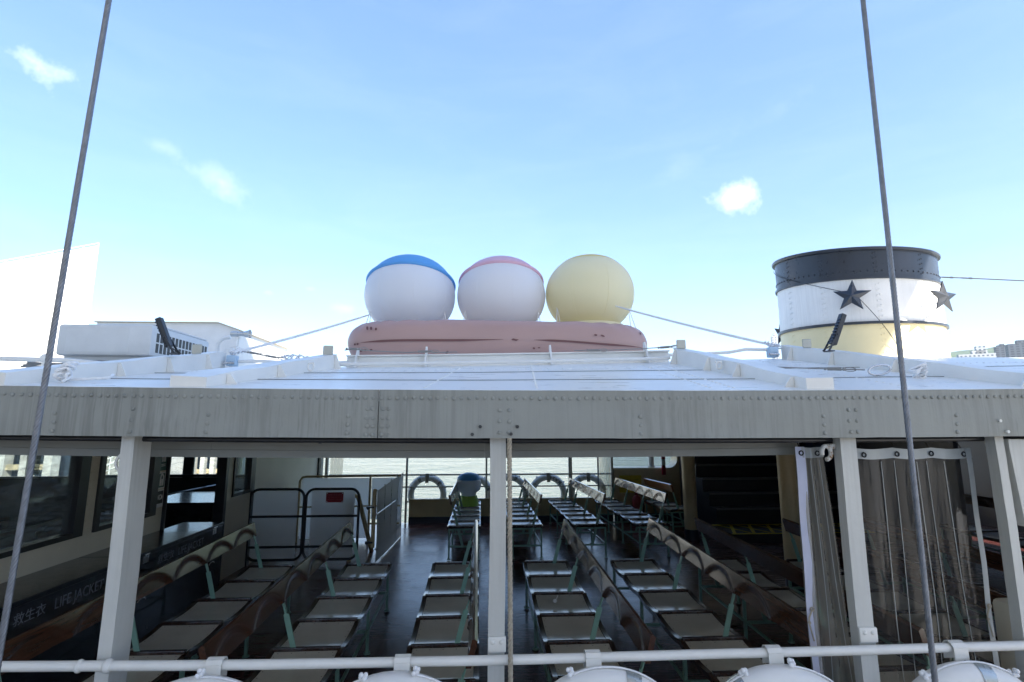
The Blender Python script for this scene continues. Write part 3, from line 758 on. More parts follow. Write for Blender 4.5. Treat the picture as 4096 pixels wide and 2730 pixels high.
def curtain(name, label, x0, x1, z0, z1, y, folds, amp, hem=True, grom=(), strip=None, group=None, lean=0, slack=0, seed=0, film='film', creases=()):
    t = thing(name, label, 'curtain', ((x0+x1)/2, y, z0), group); W_ = x1-x0; H_ = z1-z0
    def P(u, v):
        d = 1-v
        a = amp*(.35+.65*d)
        s2 = sin(u*folds*2*pi+seed)+.3*sin(u*folds*3.1*pi+1.3+seed*2+.5*d)
        return (-W_/2+W_*u+lean*d+slack*d*(u-.5)+.012*sin(6*v+u*9)*d, a*s2, H_*v-.007*abs(sin(u*pi*max(1, len(grom)-1)))*(v > .5))
    q = MB(); q.grid(P, max(36, int(folds*26)), 20); q.build('film', M[film], t, smooth=180)
    for cu in creases:
        q = MB(); q.tube([tuple(Vector(P(cu+.012*sin(4*v+cu*9), v))+Vector((0, -.004, 0))) for v in [i/18*.96 for i in range(19)]], .0016, 5); q.build('crease', M['hem'], t, smooth=60)
    if hem:
        q = MB(); q.grid(lambda u, v: tuple(Vector(P(u, 1-.048/H_*v*1.0))+Vector((0, -.004, 0))), max(24, int(folds*16)), 2); q.build('hem', M['hem'], t, smooth=180)
    for gx in grom:
        p = Vector(P(gx, 1-.028/H_)); q = MB(); q.tube([(p.x+.010*cos(a), p.y-.008, p.z+.010*sin(a)) for a in [2*pi*i/12 for i in range(12)]], .0032, 6, closed=True)
        q.tube([(p.x, p.y-.006, p.z+.008), (p.x+.004, p.y+.03, p.z+.06)], .0025, 5); q.build('grommet', M['rubber'], t, smooth=60)
    if strip:
        u, w_, side = strip; q = MB()
        q.grid(lambda a, v: tuple(Vector(P(u, v))+Vector((w_*(a-.5), -.008-.003*sin(v*22), 0))), 2, 20); q.build('edge_strip', M['strip'] if side < 0 else M['hem'], t, smooth=60)
        q = MB()
        for v in (.52,):
            p = Vector(P(u, v)); q.tube([(p.x+.008*cos(a), p.y-.011, p.z+.008*sin(a)) for a in [2*pi*i/10 for i in range(10)]], .003, 6, closed=True)
            q.tube([(p.x, p.y-.012, p.z), (p.x-.022, p.y-.02, p.z-.03), (p.x-.026, p.y-.02, p.z-.05), (p.x-.02, p.y-.02, p.z-.08), (p.x-.006, p.y-.015, p.z-.13)], .0035, 6)
            q.ball((p.x-.024, p.y-.021, p.z-.052), .007, seg=8, ring=6)
        q.build('eyelet', M['hemp'], t, smooth=60)
    return t
curtain('clear_curtain', 'narrow bunched clear plastic curtain with a lilac edge strip beside the right white post', 1.495, 1.632, .2, 1.70, 2.40, 3, .018, grom=(.15, .75), strip=(.12, .046, -1), lean=.04, slack=.12, seed=1, film='film_milky', creases=(.45, .8))
curtain('clear_curtain', 'wide clear plastic curtain with a white top hem and grommets at the right', 1.775, 2.372, .2, 1.692, 2.40, 3, .015, grom=(.08, .36, .66, .94), strip=(.97, .026, 1), lean=.01, seed=3, creases=(.24, .33, .52, .62, .76))
curtain('clear_curtain', 'gathered whitish clear curtain at the far side between two posts', 2.33, 2.57, .36, 1.9, YF-.06, 7, .022, hem=False, group=None, seed=2, film='film_milky')
curtain('clear_curtain', 'gathered clear curtain at the far side left of the sea opening', -2.86, -2.62, .1, 1.9, YF-.06, 6, .02, hem=False, seed=5, film='film_milky')
q = MB(); q.box(2.295, 2.325, YF-.09, YF-.085, -.05, 2.0)
tag(q.build('webbing_strip', M['strip']), 'lilac vertical webbing strip with rivets beside the far gathered curtain', 'strip')

# right: higher bulwark with a round cornered opening, jamb, notice, pole, extinguisher
rb = thing('cream_bulwark', 'cream steel wall with a round cornered opening behind the far right benches', 'wall', (0, YF, 0))
q = MB(); q.box(2.635, 4.0, 0, .35, .05, .925, .018)
arc = [(3.98, .926)]+[(3.80+.17*cos(a), 1.10-.17-0+.17+.17*sin(a)-.0) for a in [R(-90+10*i) for i in range(10)]]
q.prism([(4.0, .926), (3.78, .926)]+[(3.78+.16*sin(R(9*i)), .926+.18*(1-cos(R(9*i)))) for i in range(1, 11)]+[(3.94, 2.1), (4.0, 2.1)], 'y', 0, .35)
q.box(4.002, 4.52, -.003, .06, .05, 2.1); q.build('wall_plate', M['cream'], rb, smooth=30)
q = MB(); q.box(2.635, 4.52, -.004, .3, -.1, .0495); q.build('black_foot', M['navy'], rb)
for i, zz in enumerate(()): pass
nt_ = thing('yellow_notice', 'yellow notice with small lines of dark print on the cream wall', 'notice', (2.97, YF-.006, .615))
q = MB(); q.box(-.222, .222, 0, .004, -.165, .165); q.build('plate', M['yellow'], nt_)
for i, (zz, s_, tx) in enumerate(((.075, .026, 'NO PASSENGERS ALLOWED'), (.04, .026, 'BEYOND THIS POINT'), (-.03, .03, '乘客請勿越過此線'), (-.075, .02, 'BY ORDER'))):
    text(tx, 'print_line', M['dark_text'], nt_, frame((0, -.001, zz), (1,0,0), (0,0,1)), s_, .0006)
cp = MB(); cp.lathe([(.07, 0), (.062, .03), (.052, .035), (.052, 1.2)], (3.46, YF+.15, .9275), 20)
tag(cp.build('pillar_pipe', M['beam'], smooth=40), 'short grey pipe standing in the round cornered opening', 'pipe')
pl = thing('banded_pole', 'red and white banded pole hanging in front of the round cornered opening', 'pole', (3.62, YF-.1, 0))
q = MB(); q.box(-.035, .035, -.02, .02, .80, .98); q.box(-.035, .035, -.02, .02, 1.101, 1.6); q.build('red_band', M['red'], pl)
q = MB(); q.box(-.0345, .0345, -.0195, .0195, .9805, 1.1005); q.build('white_band', M['sign_white'], pl)
ex = thing('fire_extinguisher', 'dark red fire extinguisher standing by the cream wall behind the far benches', 'fire extinguisher', (3.02, YF-.22, deck(YF-.2)))
q = MB(); q.lathe([(.001, .0), (.085, .0), (.088, .03), (.088, .42), (.07, .48), (.03, .51), (.03, .55), (.001, .55)], seg=20); q.build('cylinder', M['ext'], ex, smooth=50)
q = MB(); q.box(-.02, .02, -.08, .05, .551, .575, .004); q.tube([(.02, 0, .55), (.12, -.02, .5), (.13, -.02, .3), (.11, -.02, .12)], .014, 8); q.build('hose', M['rubber'], ex, smooth=50)
for x, y, la in ((3.385, 8.38, 'far round cream column behind the orange brown backrest'), (3.40, 5.63, 'nearer round cream column left of the clear curtains')):
    cc = thing('cream_column', la, 'column', (x, y, deck(y)))
    q = MB(); q.lathe([(.105, .16), (.105, 2.2)], seg=28); q.build('shaft', M['cream'], cc, smooth=60)
    q = MB(); q.lathe([(.112, 0), (.112, .159), (.105, .1595)], seg=28); q.build('black_foot', M['navy'], cc, smooth=40)
# staircase on the right
sc_ = thing('staircase', 'dark staircase with pale tread edges and a yellow hatched landing behind the cream columns', 'staircase', (3.98, 7.9, 0))
q = MB()
for i in range(8): q.box(0, 2.4, .85+.25*i, .85+.25*i+.25, -.1, .16+.22*(i+1))
q.build('riser', M['black'], sc_)
q = MB()
for i in range(8): q.box(0, 2.4, .835+.25*i, .875+.25*i, .1605+.22*(i+1), .168+.22*(i+1)); q.box(0, 2.4, .832+.25*i, .8348+.25*i, .138+.22*(i+1), .168+.22*(i+1))
q.build('tread_edge', M['dull'], sc_)
q = MB(); q.box(-.1, 2.4, .1, .849, -.1, .12); q.build('landing', M['black'], sc_)
q = MB(); Z_ = .121
q.box(-.1, 2.4, .1, .15, Z_, Z_+.004); q.box(-.1, 2.4, .79, .845, Z_, Z_+.004)
for i in range(8):
    x = -.05+.31*i; q.bar((x, .155, Z_+.0075), (x+.25, .785, Z_+.0075), .05, .003); q.bar((x+.25, .155, Z_+.0115), (x, .785, Z_+.0115), .035, .003)
q.build('yellow_hatching', M['yellow'], sc_)
q = MB()
for i in range(12): q.box(-.3+.05*i*.5, 2.4, -1.2+.1*i, -1.175+.1*i, -.03, -.012)
q.build('ribbed_mat', M['black'], sc_)
q = MB(); q.box(2.41, 2.48, -1.2, 2.4, -.1, 2.1); q.build('side_wall', M['navy'], sc_)
# white side panel and cream locker at the right frame edge
q = MB(); q.prism([(2.43, 1.735), (2.43, 1.70), (2.452, 1.36), (2.455, 1.348), (3.5, 1.34), (3.5, 1.735)], 'y', 2.262, 2.30)
tag(q.build('side_panel', M['post']), 'plain grey white steel panel hanging under the fascia at the right edge', 'panel')
q = MB(); q.box(2.66, 3.1, 2.56, 2.70, -.08, .915, .03)
tag(q.build('cream_locker', M['cream_light'], smooth=40), 'cream painted locker at the bottom right corner behind the rail', 'locker')
# things seen through the gap beside the side panel
q = MB(); q.bar((4.6, 10.36, .82), (9.3, 10.36, .82), .03, .03); q.box(4.6, 9.3, 10.31, 10.35, -.09, .36)
tag(q.build('far_bulwark', M['cream_light']), 'far bulwark with a thin rail glimpsed through the gap by the side panel', 'bulwark')
for i in range(2):
    o = dup(b0, (8.0+.85*i, 10.42, .42), label=('lifebuoy', 'lifebuoy')[i]+' glimpsed through the gap at the right edge, '+('left', 'right')[i]+' one', group='lifebuoys on the far rail')
for i, (x, y) in enumerate(((5.6, 6.3), (6.5, 6.3))):
    o = dup(P, (0,0,0), label=('bench beyond the staircase seen in the gap at the right edge', 'outermost bench beyond the staircase at the right edge')[i], group=GF); put(o, x+.9, 4.2 if i else 5.6, 1)

q = MB(); q.box(9.30, 9.36, 2.42, 10.2, -.12, 2.0); q.box(3.45, 9.2, 2.42, 2.46, -.1, 1.72)  # added walls blocking light from the open right end and near side
tag(q.build('light_blocking_bulkhead', M['navy']), 'added dark bulkhead keeping light out of the right end of the passenger deck', 'bulkhead')
# ------------------------------------------------------------------ glazed cabin partition on the left (plane x = -3)
cw = thing('cabin_partition', 'cream cabin partition with black framed windows along the left side', 'partition', (-3.0, 0, 0))
q = MB(); TH_ = .05
def wall(y0, y1, z0, z1): q.box(-TH_, 0, y0, y1, z0, z1)
def sill(y): return .93
ZS, ZT = .97, 1.80
wall(2.32, 5.22, -.1, ZS); wall(2.32, 3.36, ZS+.0005, 2.0); wall(4.22, 4.335, ZS+.0005, 2.0); wall(5.10, 5.22, ZS+.0005, 2.0)
wall(6.42, 6.60, -.1, 2.0); wall(6.601, 7.12, -.1, .92); wall(7.121, 10.25, -.1, 2.0)
for k in range(13):
    for y in (4.26, 4.295): q.dome((.0005, y, ZS+.04+.06*k), (1,0,0), .007, .004, 6)
    for y in (6.47, 6.55): q.dome((.0005, y, .3+.1*k), (1,0,0), .007, .004, 6)
for k in range(24): q.dome((.0005, 2.5+.11*k, ZS-.05), (1,0,0), .006, .003, 6)
q.build('wall_plate', M['cream_light'], cw)
def window(y0, y1, z0, z1, b_=.05):
    f = MB(); f.box(-.07, .018, y0, y0+b_, z0, z1); f.box(-.07, .018, y1-b_*1.9, y1, z0, z1); f.box(-.07, .018, y0+b_+.0005, y1-b_*1.9-.0005, z0, z0+.035)
    f.box(-.07, .018, y0+b_+.0005, y1-b_*1.9-.0005, z1-.035, z1)
    fo = f.build('window_frame', M['black'], cw)
    f = MB(); f.box(-.028, -.022, y0+b_, y1-b_*1.9, z0+.035, z1-.035); f.build('pane', M['glass'], fo)
window(3.36, 4.22, ZS+.001, 1.95); window(4.336, 5.099, ZS+.001, 1.95); window(6.602, 7.12, .921, 1.95, .03)
q = MB(); q.box(-.08, .03, 5.222, 5.24, -.1, 2.0); q.box(-.08, .03, 6.36, 6.419, -.1, 2.0); q.build('door_jamb', M['black'], cw)
q = MB(); q.box(.0, .02, 7.121, 7.19, -.1, 2.0); q.box(.0, .03, 9.9, 10.02, -.1, 2.0); q.build('black_trim', M['black'], cw)
# notice printed for the inside: reads mirrored from here
nl = thing('window_notice', 'small mirrored paper notice on the upper part of the big cabin window', 'notice', (-3.02, 3.74, 1.52))
q = MB(); q.box(0, .001, -.055, .055, -.06, .085); q.build('paper', clear('thin_paper', (.8, .84, .84), 1.2, .35, (.6, .62, .6)), nl)
for zz, s_, tx in ((.055, .024, '空調開放時'), (.022, .024, '請勿開窗'), (-.010, .012, 'Do not open the window in'), (-.026, .012, 'the airconditioned'), (-.042, .012, 'compartment')):
    text(tx, 'print_line', M['dark_text'], nl, frame((.0015, 0, zz), (0,-1,0), (0,0,1)), s_, .0003)
for y, z in ((3.57, 1.545), (3.98, 1.62)):
    lt = MB(); lt.lathe([(.001, 0), (.05, .0), (.055, .012), (.05, .02), (.001, .022)], seg=24)
    lo_ = lt.build('ceiling_spot', M['black'], smooth=40, loc=(-3.35, y+.05, z+.02)); lo_.scale = (1, 1, 1)
    tag(lo_, 'dark oval disc behind the top of the big window, '+('left' if y < 3.7 else 'right')+' one', 'disc', 'dark discs behind the big window')
def safety_sign(y, z, h, kind, col, label, border=None):
    t = thing('safety_sign', label, 'sign', (-2.999, y, z))
    q = MB(); q.box(0, .003, -.055, .055, -h/2, h/2); q.build('plate', M['sign_white'] if border else M[col], t)
    if border: q = MB(); q.box(.0032, .0045, -.045, .045, -h/2+border[0], h/2-border[1]); q.build('field', M[col], t)
    q = MB(); X_ = .0048
    if kind == 'ring':
        for r0 in (.020, ): q.tube([(X_, r0*cos(a), .012+r0*sin(a)) for a in [2*pi*i/20 for i in range(20)]], .006, 4, closed=True)
        for s_ in (-1, 1): q.tube([(X_, s_*.034*cos(a), .012+.034*sin(a)) for a in [R(-40+10*i) for i in range(9)]], .002, 4)
    elif kind == 'jacket':
        q.tube([(X_, .022*cos(a)*1.0, .02+.035*sin(a)) for a in [R(-20+10*i) for i in range(23)]], .008, 4); q.box(X_-.001, X_+.001, -.030, -.003, -.05, .012); q.box(X_-.001, X_+.001, .003, .030, -.05, .012)
    else:
        q.box(X_-.001, X_+.001, -.03, -.004, -.005, .07, .0); q.box(X_-.001, X_+.001, .004, .03, -.005, .07)
        for zz in (-.03, -.045): q.box(X_-.001, X_+.001, -.03, .03, zz, zz+.006)
    q.build('pictogram', M['sign_white'], t)
safety_sign(5.16, 1.45, .17, 'doors', 'sign_green', 'dark green evacuation sign with white pictograms, topmost on the cabin end wall')
safety_sign(5.16, 1.275, .15, 'jacket', 'sign_green', 'green life jacket sign in a pale frame, middle one on the cabin end wall', (.012, .012))
safety_sign(5.16, 1.11, .16, 'ring', 'black', 'white sign with a black lifebuoy pictogram, lowest on the cabin end wall', (.035, .012))
ps = thing('sticker_sheet', 'sheet of small coloured pictograms behind the second cabin window', 'sticker', (-3.035, 4.97, 1.42))
q = MB(); q.box(0, .001, -.13, .08, -.17, .2); q.build('sheet', M['sign_white'], ps)
for i in range(4):
    for j in range(2):
        q = MB(); q.lathe([(.001, 0), (.028, 0), (.028, .001)], seg=14)
        o = q.build('pictogram', M['red'] if (i+j) % 2 else M['navy'], ps); o.rotation_euler = (0, R(90), 0); o.location = (.0015, -.075+.1*j, .13-.085*i)

# life jacket lockers
def locker(y0, y1, label, x0=-2.998, x1=-2.60, top=.815):
    t = thing('life_jacket_locker', label, 'locker', ((x0+x1)/2, (y0+y1)/2, 0), 'life jacket lockers'); hw = (x1-x0)/2; hl_ = (y1-y0)/2
    q = MB(); q.box(-hw, hw-.006, -hl_, hl_, -.1, top-.03, .004); q.build('body', M['locker'], t)
    q = MB(); q.box(-hw, hw+.004, -hl_-.003, hl_+.003, top-.029, top, .005); q.build('lid', M['locker'], t)
    for yy in (-hl_+.16, hl_-.16):
        q = MB(); q.box(hw-.0058, hw-.003, yy-.032, yy+.032, top-.085, top-.032); q.tube([(hw-.0, yy-.03, top-.022), (hw-.0, yy+.03, top-.022)], .006, 8)
        for a in (-.02, .02):
            for z in (-.05, -.07): q.dome((hw-.003, yy+a, top+z), (1,0,0), .004, .002, 6)
        q.build('hinge', M['hinge'], t, smooth=40)
        q = MB(); q.tube([(hw-.006, yy+.06*cos(a)*.8, .45+.02*sin(a)) for a in [pi*i/10 for i in range(11)]], .005, 6); q.build('handle', M['hinge'], t, smooth=50)
    return t, hw
t, hw = locker(2.86, 4.225, 'nearest black locker with 救生衣 LIFE JACKET in grey stencil letters')
text('救生衣', 'stencil_lettering', M['stencil'], t, frame((hw-.0055, 3.355-3.5425, .705), (0,1,0), (0,0,1)), .074, .0004)
text('LIFE JACKET', 'stencil_lettering', M['stencil'], t, frame((hw-.0055, 3.735-3.5425, .705), (0,1,0), (0,0,1)), .092, .0004, sx=.80, space=1.05)
t, hw = locker(4.232, 5.60, 'second black locker with 救生衣 LIFE JACKET lettering, its shiny lid by the cabin doorway')
text('救生衣', 'stencil_lettering', M['stencil'], t, frame((hw-.0055, 4.66-4.916, .705), (0,1,0), (0,0,1)), .074, .0004)
text('LIFE JACKET', 'stencil_lettering', M['stencil'], t, frame((hw-.0055, 5.04-4.916, .705), (0,1,0), (0,0,1)), .092, .0004, sx=.80, space=1.05)
locker(6.9, 7.95, 'black locker with a shiny lid inside the cabin, seen through its doorway', -4.3, -3.35, .82)
# cabin shell beyond
cs = thing('cabin_far_wall', 'dark far wall of the glazed cabin with bright windows onto the pier', 'wall', (0, 10.25, 0))
q = MB(); q.box(-9.4, -3.06, 0, .06, -.1, .795)
cx = [-9.4, -7.40, -6.35, -5.5, -4.62, -3.06]
for i, x in enumerate(cx): q.box(x-.08 if i else x, x+(.0 if i == len(cx)-1 else .08), 0, .06, .7955, 2.0)
q.build('wall_plate', M['black'], cs)
for a, b_ in zip(cx, cx[1:]):
    f = MB(); f.box(a+.081, b_-.081, .02, .04, .7955, .83); f.box(a+.081, a+.10, .02, .04, .8305, 1.9); f.box(b_-.10, b_-.081, .02, .04, .8305, 1.9); fo = f.build('window_frame', M['alu'], cs)
    f = MB(); f.box(a+.10, b_-.10, .027, .033, .8305, 1.9); f.build('pane', M['glass'], fo)
q = MB(); q.box(-9.4, -9.34, 2.3-10.25, -.001, -.1, 2.0); q.box(-9.33, -3.06, 2.42-10.25, 2.46-10.25, -.1, 1.72); q.build('end_and_added_wall', M['navy'], cs)  # second box: near wall added out of view to keep light out
q = MB(); q.tube([(-6.2, 9.0, .95), (-3.4, 9.0, .95)], .022, 10); q.tube([(-6.2, 9.0, .95), (-6.2, 9.0, -.03)], .02, 8); q.tube([(-3.4, 9.0, .95), (-3.4, 9.0, -.03)], .02, 8)
tag(q.build('cabin_rail', M['navy'], smooth=50), 'dark rail with a bluish sheen inside the cabin beyond the doorway', 'rail')

# ------------------------------------------------------------------ emergency stair gates and screens
def rrect(x0, x1, z0, z1, r, n=6):
    out = []
    for cx_, cz, a0 in ((x1-r, z1-r, 0), (x0+r, z1-r, 90), (x0+r, z0+r, 180), (x1-r, z0+r, 270)):
        for i in range(n+1): a = R(a0+90*i/n); out.append((cx_+r*cos(a), 0, cz+r*sin(a)))
    return out
def gate(x0, x1, label, off):
    t = thing('stair_gate', label, 'gate', ((x0+x1)/2, 7.14, 0), 'gates of the emergency stair'); hw = (x1-x0)/2
    q = MB(); q.tube(rrect(-hw, hw, .06, .945, .11), .017, 10, closed=True); q.tube([(-hw, 0, .60), (hw, 0, .60)], .015, 10); q.tube([(-hw, 0, .22), (hw, 0, .22)], .015, 10)
    q.build('frame', M['black'], t, smooth=50)
    q = MB(); q.box(-hw+.03+off[0], hw-off[1], .022, .027, .07, .925); q.build('panel', M['sheet'], t)
    return t
g1 = gate(-3.0, -2.31, 'left black tubular stair gate with a plain white panel', (.0, .09))
g2 = gate(-2.285, -1.60, 'right black tubular stair gate carrying the red sign', (.035, .06))
sg = thing('red_sign', 'dark red sign THIS STAIRCASE IS FOR EMERGENCY USE ONLY on the stair gate', 'sign', (-1.922, 7.155, .835))
q = MB(); q.box(-.112, .112, 0, .004, -.064, .064); q.build('plate', M['red'], sg)
for zz, s_, tx in ((.032, .030, '此樓梯只供緊急使用'), (0, .026, 'THIS STAIRCASE IS FOR'), (-.028, .026, 'EMERGENCY USE ONLY')):
    text(tx, 'sign_lettering', M['sign_text'], sg, frame((0, -.0012, zz), (1,0,0), (0,0,1)), s_, .0006, sx=.72)
q = MB()
for a in (-.1, .1):
    for z in (-.053, .053): q.dome((a, -.0005, z), (0,-1,0), .0065, .003, 8)
q.build('screw', M['sign_white'], sg)
sp_ = thing('screen', 'translucent white side screen on a cream post running away from the stair gates', 'screen', (-1.37, 7.12, 0))
q = MB(); q.slab(lambda u, v: (.02+.055*u+.006*sin(v*5+u*3), 1.84*u, (.02-.05*u)+(.90+.10*u+.015*u)*v), 10, 8, (.004, 0, 0)); q.build('sheet', M['sheet'], sp_, smooth=30)
q = MB()
for u in (.25, .5, .75): q.tube([(.01+.055*u, 1.84*u, .0), (.01+.055*u, 1.84*u, .93+.1*u)], .012, 8)
for z in (.18, .62): q.tube([(.012, 0, z), (.062, 1.84, z-.02)], .012, 8)
q.build('frame', M['alu'], sp_, smooth=50)
q = MB(); q.tube([(-.025, -.0, .20), (-.025, 0, .90), (-.02, .02, .93)], .026, 12); q.build('cream_post', M['cream'], sp_, smooth=50)
q = MB(); q.box(-.12, -.02, -.03, .015, .70, .72); q.box(-.12, -.02, -.03, .015, .26, .28); q.ball((-.1, -.01, .70), .022, seg=8, ring=6); q.ball((-.1, -.01, .26), .022, seg=8, ring=6); q.build('latch', M['black'], sp_)
ws = thing('screen', 'tall white back screen in a brass frame behind the stair gates', 'screen', (-2.05, 8.55, 0))
q = MB(); q.tube([(-.80, 0, -.05), (-.80, 0, .90), (-.76, 0, .955), (-.70, 0, .965), (.78, 0, .975)], .018, 10); q.tube([(.30, 0, -.05), (.30, 0, .97)], .018, 10); q.tube([(-.8, 0, .50), (.78, 0, .51)], .014, 8); q.tube([(.3, 0, .24), (.78, 0, .24)], .014, 8); q.build('frame', M['cream'], ws, smooth=50)
q = MB(); q.box(-.77, .28, .02, .026, .02, .94); q.box(.32, .78, .02, .026, .3, .94); q.build('sheet', M['sheet'], ws)
q = MB(); q.tube([(-1.74, 7.32, -.03), (-1.74, 7.32, .78), (-1.72, 7.36, .83), (-1.68, 7.45, .80), (-1.55, 7.9, -.05)], .03, 10)
tag(q.build('stair_handrail', M['cream'], smooth=50), 'bent cream handrail tube of the emergency stair behind the red sign', 'handrail')

# ------------------------------------------------------------------ things on the roof
def P3(x, y, h=0): return Vector((x, y, roof_z(x, y)+h))
def coaming(xn, yn, xf, yf, wn, wf, hn, hf, side, label, gus, tab=None, endface=True):
    """long upright box flange following the roof, gussets on its inner face; side = +1: inner face towards +x"""
    t = thing('roof_coaming', label, 'coaming', (xn, yn, roof_z(xn, yn)), 'coamings on the ferry roof')
    O = Vector((xn, yn, roof_z(xn, yn)))
    q = MB(); n_ = 14
    def sec(f):
        x = xn+(xf-xn)*f; y = yn+(yf-yn)*f; w_ = wn+(wf-wn)*f; h = hn+(hf-hn)*f; w2 = .004*sin(f*17+xn)
        a, b_ = (x, x-side*w_)
        return [P3(a, y, -.01)-O, P3(a, y, h+w2)-O, P3(b_, y, h+w2*.5+.004)-O, P3(b_, y, -.01)-O]
    rows = [[q.bm.verts.new(p) for p in sec(i/n_)] for i in range(n_+1)]
    for A, B in zip(rows, rows[1:]):
        for k in range(4): q.bm.faces.new((A[k], A[(k+1) % 4], B[(k+1) % 4], B[k]))
    q.bm.faces.new(rows[0]); q.bm.faces.new(rows[-1]); q.build('flange', M['white'], t, smooth=30)
    for f in gus:
        x = xn+(xf-xn)*f; y = yn+(yf-yn)*f; h = (hn+(hf-hn)*f)*.92; d = .05
        q = MB(); v = [P3(x+side*.001, y-.004, 0)-O, P3(x+side*.001, y-.004, h)-O, P3(x+side*.016, y-.004, h)-O, P3(x+side*d, y-.004, 0)-O]
        v2 = [p+Vector((0, .009, 0)) for p in v]
        q._add(v+v2, [(0,1,2,3), (7,6,5,4), (0,4,5,1), (1,5,6,2), (2,6,7,3), (3,7,4,0)]); q.build('gusset', M['white'], t)
    if tab is not None:
        x = xn+(xf-xn)*tab; y = yn+(yf-yn)*tab; h = hn+(hf-hn)*tab; w_ = .068
        p = P3(x-side*wf*.5, y, h+.002)-O
        q = MB(); q.box(p.x-w_/2, p.x+w_/2, p.y-.006, p.y+.006, p.z, p.z+.066, .008); q.build('lug', M['beam'], t)
    return t
coaming(-1.17, 2.26, -1.03, 3.70, .15, .05, .045, .102, 1, 'inner left roof coaming with a dented near end, left of the clear roof panel', (.10, .42, .97), .93)
coaming(1.47, 2.235, 1.43, 3.70, .13, .055, .047, .115, -1, 'inner right roof coaming with a dark cut near end, right of the clear roof panel', (.06, .38, .62, .97), .95)
coaming(-1.95, 2.22, -1.945, 4.0, .07, .05, .055, .122, 1, 'outer left roof coaming carrying the left floodlight', (.16, .36, .60, .85), .80)
coaming(2.60, 2.24, 2.37, 3.88, .09, .06, .060, .108, -1, 'outer right roof coaming carrying the right floodlight', (.02, .42, .70, .93), .86)
# back channel with stiffeners, pipe and stay wire
bc = thing('roof_channel', 'white channel beam closing the roof panel below the raft', 'beam', (0, 3.86, 0))
q = MB(); n_ = 10
def chz(x): return roof_z(x, 3.86)
q.prism([(-1.0+.245*i, chz(-1.0+.245*i)-.01) for i in range(n_+1)]+[(1.45-.245*i, chz(1.45-.245*i)+.078) for i in range(n_+1)], 'y', 0, .02)
q.prism([(-1.0+.245*i, chz(-1.0+.245*i)+.0785) for i in range(n_+1)]+[(1.45-.245*i, chz(1.45-.245*i)+.088) for i in range(n_+1)], 'y', -.03, .05)
q.build('channel', M['white'], bc)
for x, sl_, h in ((-.93, -.02, .14), (-.42, .012, .15), (.52, .012, .15), (1.26, .03, .16)):
    q = MB(); z = chz(x); v = [Vector((x+sl_*0, -.10, z-.015)), Vector((x, -.001, z+h)), Vector((x, .03, z+h)), Vector((x, .03, z))]; q._add(v+[p+Vector((.012, 0, 0)) for p in v], [(0,1,2,3), (7,6,5,4), (0,4,5,1), (1,5,6,2), (2,6,7,3), (3,7,4,0)]); q.build('stiffener', M['white'], bc)
q = MB(); q.tube([(-1.0+.24*i, 3.70, roof_z(-1.0+.24*i, 3.70)+.030+.012*(i/10)**2) for i in range(11)], .0115, 10); q.tube([(-1.0, 3.70, roof_z(-1, 3.7)+.03), (-.93, 3.70, roof_z(-.93, 3.7)+.03)], .016, 10)
tag(q.build('roof_pipe', M['white'], smooth=50), 'thin white conduit pipe across the roof in front of the channel', 'pipe')
def stay_wire(pts, label, r=.004, bottle=(), mat='wire_grey'):
    q = MB(); q.tube(pts, r, 6)
    for k in bottle:
        p = Vector(pts[k]); d = (Vector(pts[min(k+1, len(pts)-1)])-Vector(pts[k-1])).normalized()
        for s_ in (-1, 1): q.tube([p-d*.035+Vector((0, 0, s_*.006)), p+d*.035+Vector((0, 0, s_*.006))], .0032, 6)
        q.ball(p-d*.045, .009, seg=8, ring=6); q.ball(p+d*.045, .009, seg=8, ring=6)
        q.tube([p+d*(.075+.03*cos(a))+Vector((0, 0, .011*sin(a))) for a in [2*pi*i/12 for i in range(12)]], .0026, 5, closed=True)
    return tag(q.build('stay_wire', M[mat], smooth=50), label, 'wire')
stay_wire([(-1.0, 3.78, 2.335), (-.94, 3.78, 2.345), (-.8, 3.79, 2.333), (-.55, 3.8, 2.325), (-.42, 3.8, 2.333), (-.30, 3.80, 2.328), (-.18, 3.8, 2.332)], 'thin wire with turnbuckles tied to the left inner coaming', .004, (1, 4))
stay_wire([(.70, 3.8, 2.35), (.85, 3.8, 2.353), (1.0, 3.79, 2.355), (1.2, 3.78, 2.365), (1.38, 3.74, 2.372), (1.46, 3.70, 2.378)], 'thin wire with turnbuckles tied to the right inner coaming', .004, (1, 4))
# conduit, junction boxes and roof fittings outside the panel
jb = thing('junction_box', 'small pale blue junction box at the far end of the outer left coaming', 'junction box', (-1.885, 3.98, roof_z(-1.88, 3.98)+.05))
q = MB(); q.box(-.035, .035, -.03, .03, -.035, .045, .006); q.build('case', M['box_blue'], jb, smooth=30)
for k in (0, 1):
    q = MB(); q.tube([(-.05, -.04, -.015), (.03, -.04, -.015)], .008, 8) if k else q.ball((0, 0, .055), .014, seg=8, ring=6); q.build('gland', M['hinge'], jb, smooth=50)
q = MB(); q.tube([(-1.85, 4.0, roof_z(-1.85, 4)+.05), (-1.7, 4.05, roof_z(-1.7, 4.05)+.055), (-1.4, 4.1, roof_z(-1.4, 4.1)+.03), (-1.0, 4.15, roof_z(-1.0, 4.15)+.045)], .013, 10)
tag(q.build('roof_pipe', M['white'], smooth=50), 'white conduit running right from the pale blue box at the left coaming', 'pipe')
o = dup(jb, (2.285, 3.86, roof_z(2.28, 3.86)+.05), label='small pale blue junction box at the far end of the outer right coaming', skip=())
q = MB(); q.tube([(1.46, 3.9, roof_z(1.46, 3.9)+.05), (1.8, 3.95, roof_z(1.8, 3.95)+.055), (1.98, 3.95, roof_z(1.98, 3.95)+.06), (2.1, 3.92, roof_z(2.1, 3.92)+.08), (2.26, 3.88, roof_z(2.26, 3.88)+.075)], .012, 10)
